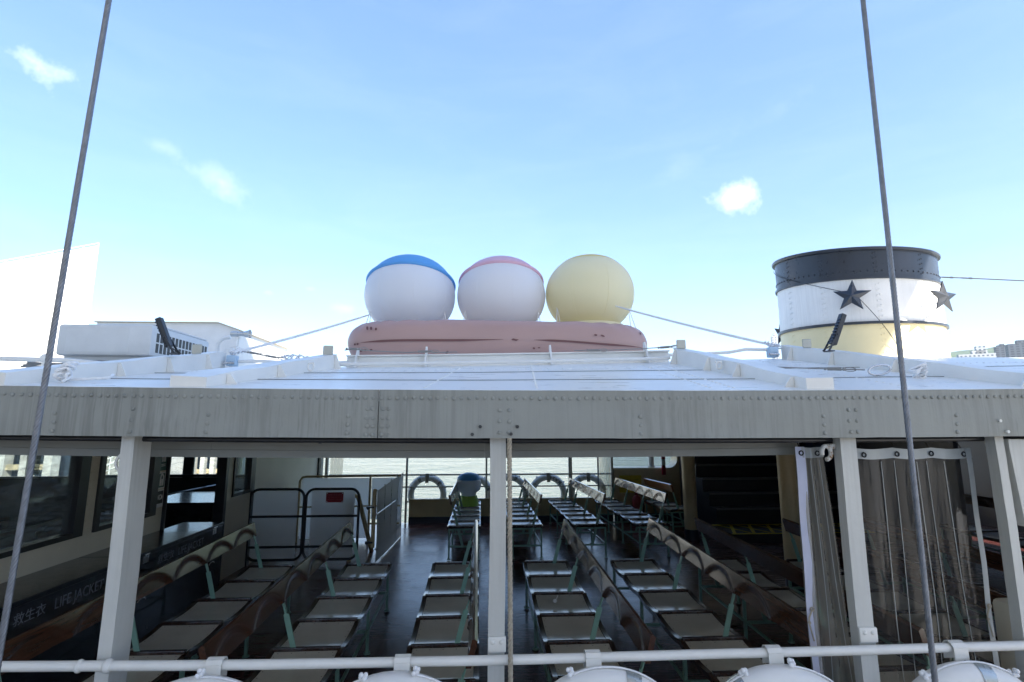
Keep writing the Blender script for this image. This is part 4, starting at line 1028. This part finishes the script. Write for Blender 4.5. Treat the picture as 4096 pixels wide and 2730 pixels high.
tag(q.build('roof_pipe', M['white'], smooth=50), 'white bent conduit between the two right coamings', 'pipe')
# netting bundle
q = MB()
for k in range(9):
    q.tube([(-1.62+.52*i/18, 4.25+.03*sin(i*1.3+k), roof_z(-1.5, 4.25)+.085-.05*(i/18)+(.018+.022*sin(pi*min(1, i/9)))*sin(i*1.1+k*2.1)) for i in range(19)], .0055, 5)
tag(q.build('tied_netting', M['white_rope'], smooth=60), 'bundle of tied white netting on the roof left of the raft', 'netting')
stay_wire([(-1.9, 4.02, 2.36), (-1.78, 4.1, 2.35), (-1.68, 4.2, 2.335), (-1.60, 4.25, 2.33)], 'short wire with links between the outer left coaming and the netting', .004, (1, 2))
# shackles and lashings
def shackle(p, r, label, mat='white', n=(0,0)):
    q = MB(); p = Vector(p)
    q.tube([p+Vector((r*.75*cos(a), -.012, r*sin(a))) for a in [2*pi*i/16 for i in range(16)]], .006, 7, closed=True); q.tube([p+Vector((-.02, 0, r)), p+Vector((.02, -.012, r))], .007, 7)
    tag(q.build('shackle', M[mat], smooth=60), label, 'shackle', 'shackles on the roof coamings')
shackle(P3(-.985, 3.03, .045), .022, 'white painted shackle on the inner left coaming')
shackle(P3(1.42, 2.98, .045), .022, 'white painted shackle on the inner right coaming')
q = MB()
for k in range(5): q.tube([P3(-1.86, 2.40, .03)+Vector((.03*cos(a+k)*(.7+.15*k), .02*sin(2*a+k), .022*sin(a+k*1.3)+.012*k-.01)) for a in [2*pi*i/16 for i in range(17)]], .0065, 6)
q.tube([P3(-1.86, 2.42, .01), P3(-1.75, 2.44, .016), P3(-1.70, 2.45, .02), P3(-1.72, 2.5, .03)], .007, 6)
tag(q.build('rope_lashing', M['white_rope'], smooth=60), 'knotted white rope lashing at the near end of the outer left coaming', 'rope')
q = MB()
for k in range(5): q.tube([P3(2.36, 2.62, .03)+Vector((.032*cos(a+k)*(.7+.12*k), .02*sin(2*a+k), .022*sin(a+k*1.3)+.010*k-.01)) for a in [2*pi*i/16 for i in range(17)]], .0065, 6)
tag(q.build('rope_lashing', M['white_rope'], smooth=60), 'knotted white rope lashing beside the snap hook on the right of the roof', 'rope')
q = MB(); c = P3(2.22, 2.72, .035)
q.tube([c+Vector((.062*cos(a)+.02*sin(a), 0, .028*sin(a))) for a in [2*pi*i/20 for i in range(20)]], .006, 8, closed=True)
tag(q.build('snap_hook', M['hinge'], smooth=60), 'large bright steel snap hook next to the knotted rope', 'hook')
stay_wire([P3(1.48, 3.4, .03), P3(1.75, 3.1, .025), P3(1.93, 2.9, .03), P3(2.03, 2.82, .032), P3(2.15, 2.74, .034)], 'thin wire and turnbuckle lying across the right roof to the snap hook', .004, (3,))
# floodlights
def flood(top, bot, label, tilt):
    t = thing('floodlight', label, 'floodlight', bot, 'black floodlights on the roof'); d = Vector(top)-Vector(bot)
    q = MB(); a = Vector((-.02*tilt, 0, .015)); u = d.normalized()
    q.bar(d*.08+a, d+a*.0, .034, .042, (0, -1, 0), .004); q.build('lamp_body', M['black'], t)
    q = MB()
    for k in range(9): q.bar(d*(.16+.085*k)+Vector((-.019, -.01, 0)), d*(.19+.085*k)+Vector((-.019, -.01, 0)), .006, .036, (0, -1, 0))
    q.build('cooling_fin', M['navy'], t)
    q = MB(); q.bar((.02*tilt, .028, -.01), d*.42+Vector((0, .028, 0)), .012, .005, (0, 1, 0)); q.bar((.02*tilt, -.028, -.01), d*.42+Vector((0, -.028, 0)), .012, .005, (0, 1, 0)); q.box(-.02, .02, -.03, .03, -.014, -.008); q.dome(d*.42+Vector((0, -.031, 0)), (0,-1,0), .006, .004, 8); q.build('bracket', M['black'], t, smooth=40)
    q = MB(); q.tube([d*.1, d*.02+Vector((.03*tilt, 0, .0)), Vector((.045*tilt, 0, -.01))], .004, 6); q.build('cable', M['rubber'], t)
flood((-2.035, 3.3, 2.462), (-1.925, 3.3, 2.247), 'black slatted floodlight leaning on the outer left coaming', 1)
flood((2.475, 3.3, 2.545), (2.352, 3.3, 2.300), 'black bar floodlight leaning on the outer right coaming', -1)
# condenser unit
ac = thing('condenser_unit', 'large white air conditioner unit with a dark slotted side on the left of the roof', 'air conditioner', (-3.205, 4.97, 2.375))
q = MB(); q.box(-.385, .385, -.47, .47, 0, .268, .022); q.box(-.31, .20, -.4715, -.470, .03, .235, .0); q.build('casing', M['ac'], ac, smooth=35)
q = MB(); q.box(-.10, .37, -.40, .44, .2685, .285, .006); q.build('top_panel', M['ac'], ac)
q = MB()
for i in range(15):
    for z0, z1 in ((.035, .115), (.128, .205)): q.box(.3852, .3875, -.40+.056*i, -.40+.056*i+.036, z0, z1)
q.build('slot_grille', M['black'], ac)
q = MB()
for y in (-.40, .36):
    q.box(-.36, .40, y, y+.04, -.06, -.0005); q.box(.40, .44, y-.02, y+.06, -.08, -.02)
for x in (-.33, .33): q.box(x-.02, x+.02, -.40, .40, -.12, -.0605)
q.build('stand', M['ac'], ac)
q = MB()
for k in range(9): q.tube([(-3.75+.15*i, 4.42+.03*sin(i+k), roof_z(-3.7+.15*i, 4.4)+.02+.010*k*.6+.012*sin(i*1.7+k)) for i in range(9)], .006, 6)
tag(q.build('wire_coil', M['wire_grey'], smooth=50), 'loose coils of grey wire rope under the air conditioner unit', 'wire')
q = MB(); q.tube([(-3.1, 3.1, roof_z(-3.1, 3.1)+.09), (-2.45, 3.15, roof_z(-2.4, 3.15)+.075), (-2.0, 3.2, roof_z(-2.0, 3.2)+.03)], .014, 8); q.tube([(-2.55, 3.14, roof_z(-2.55, 3.14)), (-2.55, 3.14, roof_z(-2.55, 3.14)+.11)], .016, 8); q.ball((-2.55, 3.14, roof_z(-2.55, 3.14)+.085), .028, seg=10, ring=8)
tag(q.build('roof_pipe', M['white'], smooth=50), 'white pipe on a stub post at the left edge of the roof', 'pipe')
# deck house behind, with a horn speaker
dh = thing('deck_house', 'sunlit white deck house with a sloping roof edge behind the air conditioner', 'deck house', (-4.3, 7.6, 2.25))
q = MB(); q.prism([(-.8, 0), (1.02, 0), (1.02, .80), (.76, .885), (-.8, .878)], 'y', -.6, 1.2); q.build('wall', M['white'], dh)
q = MB(); q.prism([(-.82, .879), (.765, .886), (1.05, .792), (1.05, .80), (.77, .897), (-.82, .890)], 'y', -.63, 1.22); q.build('roof_edge', M['cream'], dh)
hs = thing('horn_speaker', 'grey horn loudspeaker pointing right on a post behind the left coaming', 'loudspeaker', (-2.78, 6.0, 2.822))
q = MB(); prof = [(.012, -.10), (.03, -.10), (.033, -.03), (.024, 0), (.028, .04), (.042, .085), (.052, .11), (.047, .112), (.02, .03), (.001, .02)]
for r_, zz in prof: pass
q.lathe(prof, seg=22); o = q.build('horn', M['alu'], hs, smooth=50); o.rotation_euler = (0, R(90), 0)
q = MB(); q.box(-.03, .0, -.012, .012, -.06, -.034); q.tube([(-.015, 0, -.06), (-.015, 0, -.14), (-.09, .0, -.16), (-.12, 0, -.56)], .008, 8); q.build('bracket', M['white'], hs, smooth=50)
q = MB(); q.tube([(-3.12, 6.2, 2.3), (-3.12, 6.2, 2.74), (-3.06, 6.2, 2.80), (-2.98, 6.2, 2.815)], .022, 8); q.box(-3.02, -2.93, 6.17, 6.23, 2.3, 2.68, .01)
tag(q.build('vent_pipe', M['white'], smooth=50), 'white gooseneck vent pipe behind the outer left coaming', 'vent')

# ------------------------------------------------------------------ inflatable log raft and the round inflatables
rt = thing('inflatable_raft', 'rose brown inflatable log shaped raft with dark printed grain lines on the ferry roof', 'raft', (.19, 5.65, 2.35))
A_, B_, EX = 1.54, .74, .36
prof = [(.0, .08), (.82, .05), (.93, .02), (.975, .09), (1.01, .20), (1.012, .29), (.985, .375), (.93, .425), (.86, .425), (.80, .36), (.76, .28), (0, .26)]
def sgn(v): return -1 if v < 0 else 1
def zscale(x, z):
    k = 1.03+.06*(1-min(1, abs(x/1.55))**3.0)
    arch = .10*math.exp(-((x-.32)/.33)**2)*max(0, 1-z/.22)
    return z*k+arch
def raftp(u, s_, z):
    a = 2*pi*u; X_ = A_*s_*sgn(cos(a))*abs(cos(a))**EX; Y_ = B_*s_*sgn(sin(a))*abs(sin(a))**EX
    pk = .010*sin(a*26)*(1 if .34 < z < .43 else .15 if z > .05 else 0)
    return (X_, Y_, zscale(X_, z)+pk*.6)
q = MB(); nu = 160; fine = []
for (s0, z0), (s1, z1) in zip(prof, prof[1:]):
    for k in range(3): fine.append((s0+(s1-s0)*k/3, z0+(z1-z0)*k/3))
fine.append(prof[-1]); fine[0] = (.02, .10); fine[-1] = (.02, .25)
sm = fine[:]
for _ in range(2): sm = [sm[0]]+[((a[0]+2*b_[0]+c[0])/4, (a[1]+2*b_[1]+c[1])/4) for a, b_, c in zip(sm, sm[1:], sm[2:])]+[sm[-1]]
rings = [[q.bm.verts.new(raftp((i+.5)/nu, s_, z)) for i in range(nu)] for s_, z in sm]
for A, B in zip(rings, rings[1:]):
    for i in range(nu): q.bm.faces.new((A[i], A[(i+1) % nu], B[(i+1) % nu], B[i]))
q.bm.faces.new(rings[0]); q.bm.faces.new(rings[-1]); q.build('log_body', M['log'], rt, smooth=60)
def s_of(z):
    for (s0, z0), (s1, z1) in zip(sm[6:], sm[7:]):
        if z0 <= z <= z1: return s0+(s1-s0)*(z-z0)/max(1e-6, z1-z0)
    return 1.0
def front(x, z):
    s_ = s_of(z); c = min(.999, abs(x/(A_*s_)))**(1/EX); return Vector((x, -B_*s_*sqrt(1-c*c)**EX-.013, zscale(x, z)))
q = MB()
def dash(x0, x1, z0, z1, w_):
    n_ = max(6, int((x1-x0)/.03)); up = []; lo = []
    for i in range(n_+1):
        f = i/n_; x = x0+(x1-x0)*f; z = z0+(z1-z0)*f+.003*sin(f*7); h = w_*min(1, 6*f+.1, 3*(1-f)+.1)
        up.append(q.bm.verts.new(front(x, z+h))); lo.append(q.bm.verts.new(front(x, z-h)))
    for i in range(n_): q.bm.faces.new((lo[i], lo[i+1], up[i+1], up[i]))
def dot(x, z, a, b_, t=0):
    q.bm.faces.new([q.bm.verts.new(front(x+a*cos(p)*cos(t)-b_*sin(p)*sin(t), z+a*cos(p)*sin(t)+b_*sin(p)*cos(t))) for p in [2*pi*i/12 for i in range(12)]])
dash(-1.36, .02, .215, .235, .010); dash(.10, .17, .235, .235, .008); dash(.32, 1.44, .235, .195, .009)
for x, z, a, b_, t in ((-1.30, .35, .011, .02, .3), (-1.26, .345, .011, .018, .3), (-1.21, .335, .011, .014, .2), (-1.42, .205, .012, .010, 0), (-1.39, .205, .012, .010, 0), (-1.36, .14, .016, .008, 0), (-1.31, .145, .016, .008, 0), (-1.25, .145, .013, .008, 0), (-.52, .12, .017, .010, .4), (.32, .12, .012, .014, .4), (.37, .13, .013, .008, 0), (.93, .29, .016, .009, -.1), (1.0, .285, .022, .008, -.3), (1.32, .10, .012, .009, .3), (1.36, .105, .01, .013, .2), (1.41, .115, .009, .018, 0), (1.455, .335, .010, .010, .4), (1.42, .34, .010, .014, .2), (1.475, .33, .008, .012, 0)):
    if abs(x) < 1.44: dot(x, z, a, b_, t)
q.build('printed_grain', M['log_mark'], rt)
q = MB(); q.slab(lambda u, v: (-1.25+2.75*u, 4.98+1.35*v, roof_z(-1.25+2.75*u, 4.98+1.35*v)+.012+.012*abs(sin(u*19+v*5))+.035*math.exp(-((u-.58)/.15)**2)*(1-v)), 40, 14, (0, 0, .006))
tag(q.build('tarpaulin', M['tarp'], smooth=60), 'dark navy tarpaulin spread under the log raft', 'tarpaulin')
def inflatable(cx, cz, r, rz, mat, capmat, phi, tilt, label, cy=5.70):
    t = thing('round_inflatable', label, 'inflatable', (cx, cy, 2.60), 'round inflatables on the raft'); z0 = cz-2.60
    q = MB(); n_ = 26; pts = []
    for i in range(n_+1):
        a = pi*(.012+.80*i/n_); pts.append((r*sin(a)**.93, z0+rz*cos(a)))
    q.lathe([(r*.76, -.02), (r*.775, .08), (r*.765, .20), (r*.74, pts[-1][1]-.006)], seg=48); q.build('collar', M[mat], t, smooth=70)
    q = MB(); q.lathe(pts, seg=56); q.build('globe', M[mat], t, smooth=180)
    q = MB(); rot = Matrix.Rotation(-tilt, 3, 'X')
    def cp_(u, f, k=1.0):
        d = rot @ Vector((sin(f)*cos(u), sin(f)*sin(u), cos(f))); h = sqrt(d.x*d.x+d.y*d.y)
        a = atan2(h, d.z); rr = r*sin(a)**.93*k if a > 0 else 0
        return Vector((rr*d.x/max(h, 1e-6), rr*d.y/max(h, 1e-6), z0+rz*cos(a)*k))
    q.grid(lambda a, v: cp_(2*pi*a, .015+(phi-.015)*v, 1.008), 48, 12); q.build('cap', M[capmat], t, smooth=180)
    q = MB(); q.tube([cp_(2*pi*i/60, phi, 1.006) for i in range(60)], .022, 10, closed=True); q.build('cap_roll', M[capmat], t, smooth=180) if phi > .8 else q.bm.free()
    q = MB()
    for sx, tw in ((-1, .0), (1, .0)):
        p = Vector((sx*r*.80, -r*.36, z0-rz*.46)); q.tube([p, p+Vector((sx*.01, -.04, -.09)), p+Vector((sx*.035, -.12, -.26))], .005, 6); q.tube([p, p+Vector((-sx*.012, -.04, -.09)), p+Vector((-sx*.02, -.12, -.27))], .004, 6); q.ball(p, .013, seg=8, ring=6)
    q.build('tie_cord', M['white_rope'], t, smooth=60)
    q = MB()
    for k in range(8):
        a = 2*pi*k/8+.2; q.tube([(r*sin(f)**.93*1.0005*cos(a), r*sin(f)**.93*1.0005*sin(a), z0+rz*cos(f)) for f in [R(62+8*i) for i in range(10)]], .0024, 4)
    q.build('seam', M[mat], t)
    return t
inflatable(-.806, 3.225, .503, .455, 'balloon_white', 'cap_blue', R(72), R(17), 'round white inflatable with a plain blue cap at the left end of the raft')
inflatable(.222, 3.235, .503, .450, 'balloon_white', 'cap_pink', R(68), R(18), 'round white inflatable with a plain pink cap in the middle of the raft')
inflatable(1.242, 3.275, .508, .448, 'balloon_yellow', 'cap_yellow', R(36), R(0), 'round pale yellow inflatable at the right end of the raft')
def rope2(a, b_, dz, label):
    q = MB()
    for s_ in (-1, 1):
        pts = sag(a, b_, dz, 20); q.tube([p+Vector((0, 0, s_*.0055*(1-abs(2*i/20-1)**6)*(.6+.4*i/20))) for i, p in enumerate(pts)], .0068, 8)
    e = Vector(b_)
    for k in range(6): q.tube([e+Vector((.022*cos(t)*(.6+.1*k), .018*sin(2*t+k), .016*sin(t+k)))-(e-Vector(a)).normalized()*.02*k for t in [2*pi*i/10 for i in range(11)]], .006, 6)
    tag(q.build('guy_rope', M['white_rope'], smooth=60), label, 'rope')
rope2((-1.215, 5.5, 2.962), (-1.90, 4.0, roof_z(-1.9, 4)+.115), .012, 'white doubled guy rope from the left inflatable to the outer left coaming')
rope2((1.43, 5.28, 3.045), (2.345, 3.86, roof_z(2.35, 3.86)+.10), .012, 'white doubled guy rope from the yellow inflatable to the outer right coaming')

# ------------------------------------------------------------------ funnel
FX, FY, FR = 4.78, 6.15, .87
fn = thing('funnel', 'round ship funnel banded black, white and cream, half in sunlight', 'funnel', (FX, FY, 2.2))
def shf(p):
    zz = p.z+2.2; f = max(.15, .38+.62*(zz-2.93)/.93); return f*(-.044*p.x+.121*p.y)
RV = {}
def fl_(name, prof, mat): 
    q = MB(); RV.get(name, lambda q_: None)(q); q.lathe([(r_, z-2.2) for r_, z in prof], seg=96, shear=shf); return q.build(name, M[mat], fn, smooth=40)
def onf(a, z, k=0):
    p = Vector((FR*cos(a), FR*sin(a), z-2.2)); p.z += shf(p); p.x *= 1+k/FR; p.y *= 1+k/FR; return p
def rivs(zs, row=None):
    def f(q):
        for ad in (-178, -148, -112, -78, -38, 10):
            for da in (-.016, .016):
                for z in zs: q.dome(onf(R(ad)+da, z+(.012 if da > 0 else 0)), (cos(R(ad)), sin(R(ad)), 0), .0085, .0045, 6)
        for i in range(80 if row else 0): q.dome(onf(2*pi*i/80, row), (cos(2*pi*i/80), sin(2*pi*i/80), 0), .010, .007, 6)
    return f
RV.update(black_top=rivs([3.56+.06*k for k in range(5)], 3.585), white_band=rivs([3.02+.065*k for k in range(7)]), cream_band=rivs([2.45+.07*k for k in range(7)]))
fl_('cream_band', [(.875, 2.2), (.872, 2.5), (.868, 2.94)], 'funnel_yellow')
fl_('lower_ring', [(.868, 2.935), (.895, 2.935), (.895, 2.965), (.867, 2.97)], 'funnel_black')
fl_('white_band', [(.868, 2.96), (.866, 3.2), (.866, 3.50)], 'funnel_white')
fl_('upper_ring', [(.866, 3.485), (.888, 3.487), (.888, 3.512), (.866, 3.514)], 'funnel_black')
fl_('black_top', [(.867, 3.51), (.868, 3.7), (.870, 3.835), (.900, 3.845), (.905, 3.865), (.897, 3.88), (.86, 3.88), (.85, 3.8), (.85, 3.5)], 'funnel_black')
q = MB()
q.prism([(-.45, 1.70), (-.18, 1.79), (.15, 1.79), (.5, 1.6), (-.5, 1.6)], 'y', .3, .5); q.build('cowl', M['funnel_black'], fn)
fd = Vector((-.612, -.791, 0)); rdir = Vector((.791, -.612, 0))
def star(ang, z, off, rad, rot, label):
    n_ = (fd*cos(R(ang))+rdir*sin(R(ang))).normalized(); tx = Vector((-n_.y, n_.x, 0))*1; up = Vector((0,0,1))
    c = Vector((FX, FY, 0))+n_*(FR+off)+up*z
    t = thing('star_emblem', label, 'star', c, 'star emblems round the funnel')
    q = MB(); P_ = []
    for k in range(10):
        a = R(90+36*k+rot); r_ = rad if k % 2 == 0 else rad*.41; P_.append(tx*(r_*cos(a))+up*(r_*sin(a)))
    f = [q.bm.verts.new(p) for p in P_]; bk = [q.bm.verts.new(p-n_*.012) for p in P_]; ce = q.bm.verts.new(n_*.045)
    for k in range(10): q.bm.faces.new((f[k], f[(k+1) % 10], ce)); q.bm.faces.new((f[k], bk[k], bk[(k+1) % 10], f[(k+1) % 10]))
    q.bm.faces.new(bk); q.build('star', M['funnel_black'], t)
    q = MB()
    for s_ in (-1, 1): q.bar(tx*.03*s_+up*.06*s_-n_*.012, tx*.05*s_+up*.06*s_-n_*(off-.004), .014, .014)
    q.build('bracket', M['funnel_white'], t)
star(-1, 3.225, .10, .19, -6, 'black five pointed star facing us on the white band of the funnel')
star(46, 3.14, .24, .18, -4, 'sunlit five pointed star standing off the right side of the funnel')
star(-109, 3.06, .08, .19, 0, 'star at the left rim of the funnel, only a tip showing')
q = MB(); q.tube([Vector((FX, FY, 2.2))+onf(R(-190+90-37.7-8*i+8), 3.80-.026*i-.0025*i*i*.3, .012) for i in range(0)] or [(0,0,-50), (0,0,-50.1)], .001, 4) if False else None
pts = [Vector((FX, FY, 2.2))+onf(R(-214+7.2*i), 3.80-.0415*i, .014) for i in range(12)]
pts += [Vector((FX, FY, 2.2))+onf(R(-128+2.6*i), 3.33-.068*i-.0009*i*i, .014+.06*sin(i/10*pi)) for i in range(1, 11)]
q = MB(); q.tube(pts, .0035, 5); tag(q.build('dangling_wire', M['rubber'], smooth=50), 'thin dark wire dangling across the front of the funnel behind the star', 'wire')
stay_wire([(FX+.84, FY-.2, 3.64), (FX+1.1, FY-.2, 3.635), (FX+1.35, FY-.2, 3.63), (FX+3.0, FY-.3, 3.55), (FX+7, FY-.5, 3.45)], 'dark wire with shackles running right from the top of the funnel', .007, (1, 2), 'rubber')

# ------------------------------------------------------------------ background
M['hall'] = plain('hall_facade', (.50, .49, .46), .6)
wb = thing('white_building', 'big windowless pale building with a sloping top at the left edge', 'building', (-53.7, 72.2, SEA))
q = MB(); zr, zl = 26.4-SEA, 15.0-SEA
v = [Vector(p) for p in ((-50, 0, 0), (0, 0, 0), (0, 0, zr), (-50, 0, zl))]; v += [p+Vector((-24, 26, -2 if p.z else 0)) for p in v]
q._add(v, [(0,1,2,3), (7,6,5,4), (0,4,5,1), (1,5,6,2), (2,6,7,3), (3,7,4,0)]); q.build('wall', M['tile'], wb)
q = MB()
for i in range(26):
    x = -2*i-.3; z = zr+(zl-zr)*(-x/50); q.tube([(x, .3, z), (x, .3, z+.55)], .05, 5)
q.tube([(-.3, .3, zr+.45), (-50, .3, zl+.5)], .05, 5); q.build('roof_railing', M['white'], wb)
# concrete landing on the left seen through the cabin
pr = thing('concrete_pier', 'concrete pier on fender piles beyond the cabin windows', 'pier', (-34, 47, SEA))
q = MB(); q.box(-40, 12, 1.0, 14, 2.6, 3.6); q.build('deck_slab', M['concrete'], pr)
q = MB(); q.box(-40, 12, 3.5, 3.9, -1, 2.59); q.build('back_wall', M['navy'], pr)
for i in range(46):
    x = -26+.83*i
    q = MB(); q.box(x-.19, x+.19, .5, .95, -1, 3.4); q.build('fender_pile', M['concrete'], pr)
q = MB()
for z0, z1, y0 in ((1.0, 1.38, .30), (-.3, .42, .15)):
    q.slab(lambda u, v: (-27+39*u, .955+.10*mnoise.noise((u*60, v*3, z0)), z0+(z1-z0)*v+.10*mnoise.noise((u*90, z0, v))), 200, 3, (0, -.25, 0))
q.build('waling', M['barnacle'], pr)
st = thing('pier_steps', 'pale concrete steps with a metal handrail seen through the second cabin window', 'steps', (-31.5, 43.0, SEA))
q = MB()
for i in range(10): q.box(i*.55, 7.0, 0, 2.2, .05+.26*i, .05+.26*i+.2599)
q.build('step', M['concrete'], st)
q = MB()
for y in (.1, 2.1):
    for h in (.6, 1.1): q.tube([(-.3, y, .4+h), (5.2, y, 2.8+h)], .045, 6)
    for i in range(5): q.tube([(-.3+1.37*i, y, .4+.6*i-.2), (-.3+1.37*i, y, 1.5+.6*i)], .045, 6)
q.build('handrail', M['white'], st)
cl_ = thing('pier_colonnade', 'white pier columns with rusty cross beams seen through the big cabin window', 'pier', (-37.0, 41.5, SEA))
q = MB()
for i in range(7): q.box(-6+1.7*i, -5.4+1.7*i, 0, .8, -1, 4.2)
q.build('column', M['concrete'], cl_)
q = MB(); q.box(-6.5, 4.6, .2, .6, .85, 1.2); q.box(-6.5, 4.6, .2, .6, 1.9, 2.3); q.build('cross_beam', M['barnacle'], cl_)
q = MB(); q.box(-6.5, 4.6, 2.5, 3, -1, 4.2); q.box(-6.5, 4.6, -.2, 3, 4.201, 4.9); q.build('back_wall', M['navy'], cl_)
# waterfront block with a gridded facade
hb = thing('waterfront_block', 'pale waterfront block with a grid of dark windows low behind the left roof', 'building', (-92, 226, SEA))
q = MB(); q.box(-22, 15, .3, 14, 0, 31.5); q.build('wall', M['tile'], hb)
wn = MB()
for i in range(18):
    for j in range(6): wn.box(-21+2.0*i, -21+2.0*i+1.1, .15, .299, 9+3.6*j, 9+3.6*j+2.3)
wn.build('window', M['navy'], hb)['kind'] = 'stuff'
# green hill and towers on the right
g = MB()
def hillz(u, v):
    x = 500+2600*u; y = 1250+900*v; r_ = math.hypot(x, y); e = .112+.010*mnoise.noise((u*5, 2, 0))+.006*mnoise.noise((u*17, 5, 1))
    k = sin(pi*min(1, v*1.6)*.5)*(1 if v < .62 else max(0, 1-(v-.62)/.38)); return (x, y, SEA-4+r_*e*k+14*k*mnoise.noise((x/90, y/90, 0)))
g.grid(hillz, 110, 50); struct(g.build('hill', M['hill'], smooth=180))
M['tower_dark'] = facade('tower_facade_dark', (.07, .085, .105), (.02, .03, .042), 6, 3.4, .6, .6)
M['tower_pale'] = facade('tower_facade_pale', (.36, .37, .38), (.08, .10, .13), 4, 3.6, .5, .5)
def tower(name, px, dist, wd, dp, top_el, mat, label, roof=None):
    d = direction(px, 820); h = math.hypot(d.x, d.y); x, y = d.x/h*dist, d.y/h*dist; H_ = 1.81+top_el*dist-SEA
    t = thing(name, label, 'building', (x, y, SEA)); t.rotation_euler = (0, 0, -atan2(x, y)*.7)
    q = MB(); q.box(-wd/2, wd/2, -dp/2, dp/2, 0, H_); q.build('wall', M[mat], t)
    q = MB()
    for a in (roof or ((-.2, .2, .03),)): q.box(a[0]*wd, a[1]*wd, -dp*.3, dp*.3, H_, H_*(1+a[2]))
    q.build('roof_block', M[mat], t); return t
tower('terrace_block', 2243, 820, 34, 9, .0985, 'tower_pale', 'low white terraced block right of the funnel', ((-.12, .30, .05), (.0, .26, .105)))
tower('dark_tower', 2302, 1100, 14, 10, .1065, 'tower_dark', 'narrow dark tower with a stepped top on the right skyline', ((-.3, .35, .02), (-.05, .3, .035)))
tower('glass_tower', 2345, 1000, 26, 14, .1085, 'tower_dark', 'broad blue grey tower at the right edge of the skyline', ((-.1, .3, .045),))
tower('far_tower', 1783, 900, 9, 8, .150, 'tower_pale', 'far pale tower partly hidden by the left side of the funnel')
# passenger pier on our side: the camera stands on its edge, its unseen canopy is shaped to shade the ferry
g = MB(); g.box(-70, 40, -40, 1.45, -.5, .2); struct(g.build('pier_floor', M['quay']))
pc = thing('pier_canopy', 'high pale canopy over the pier edge behind the viewer that shades the ferry', 'canopy', (0, -6, .2))
q = MB(); q.box(-40, 8.0, -8, 6.6, 8.3, 8.7); q.build('roof_slab', M['hall'], pc)
for x in (-34, -24, -14, 7.2):
    for y in (-6.5, 3.6):
        q = MB(); q.box(x-.25, x+.25, y-.25, y+.25, .001, 8.299); q.build('column', M['hall'], pc)
ph_ = thing('pier_hall', 'long pale pier hall behind the viewer', 'building', (0, -30, .2))
q = MB(); q.box(-60, 36, -9, 0, .003, 6.0); q.build('wall', M['hall'], ph_)
for i in range(16):
    q = MB(); q.box(-52+5.2*i, -52+5.2*i+2.6, .001, .06, 1.4, 4.4); q.build('window', M['navy'], ph_)

# ------------------------------------------------------------------ air
m = bpy.data.materials.new('harbour_air'); m.use_nodes = True; nt = m.node_tree; nt.nodes.remove(nt.nodes['Principled BSDF'])
pv = N(nt, 'ShaderNodeVolumePrincipled'); pv.inputs['Color'].default_value = (.86, .93, 1, 1); pv.inputs['Density'].default_value = HAZE; pv.inputs['Anisotropy'].default_value = .2
nt.links.new(pv.outputs[0], nt.nodes['Material Output'].inputs['Volume'])
g = MB(); g.box(-600, 3300, -60, 2400, SEA-1, 470); o = g.build('haze', m); o['kind'] = 'stuff'; o.display_type = 'WIRE'
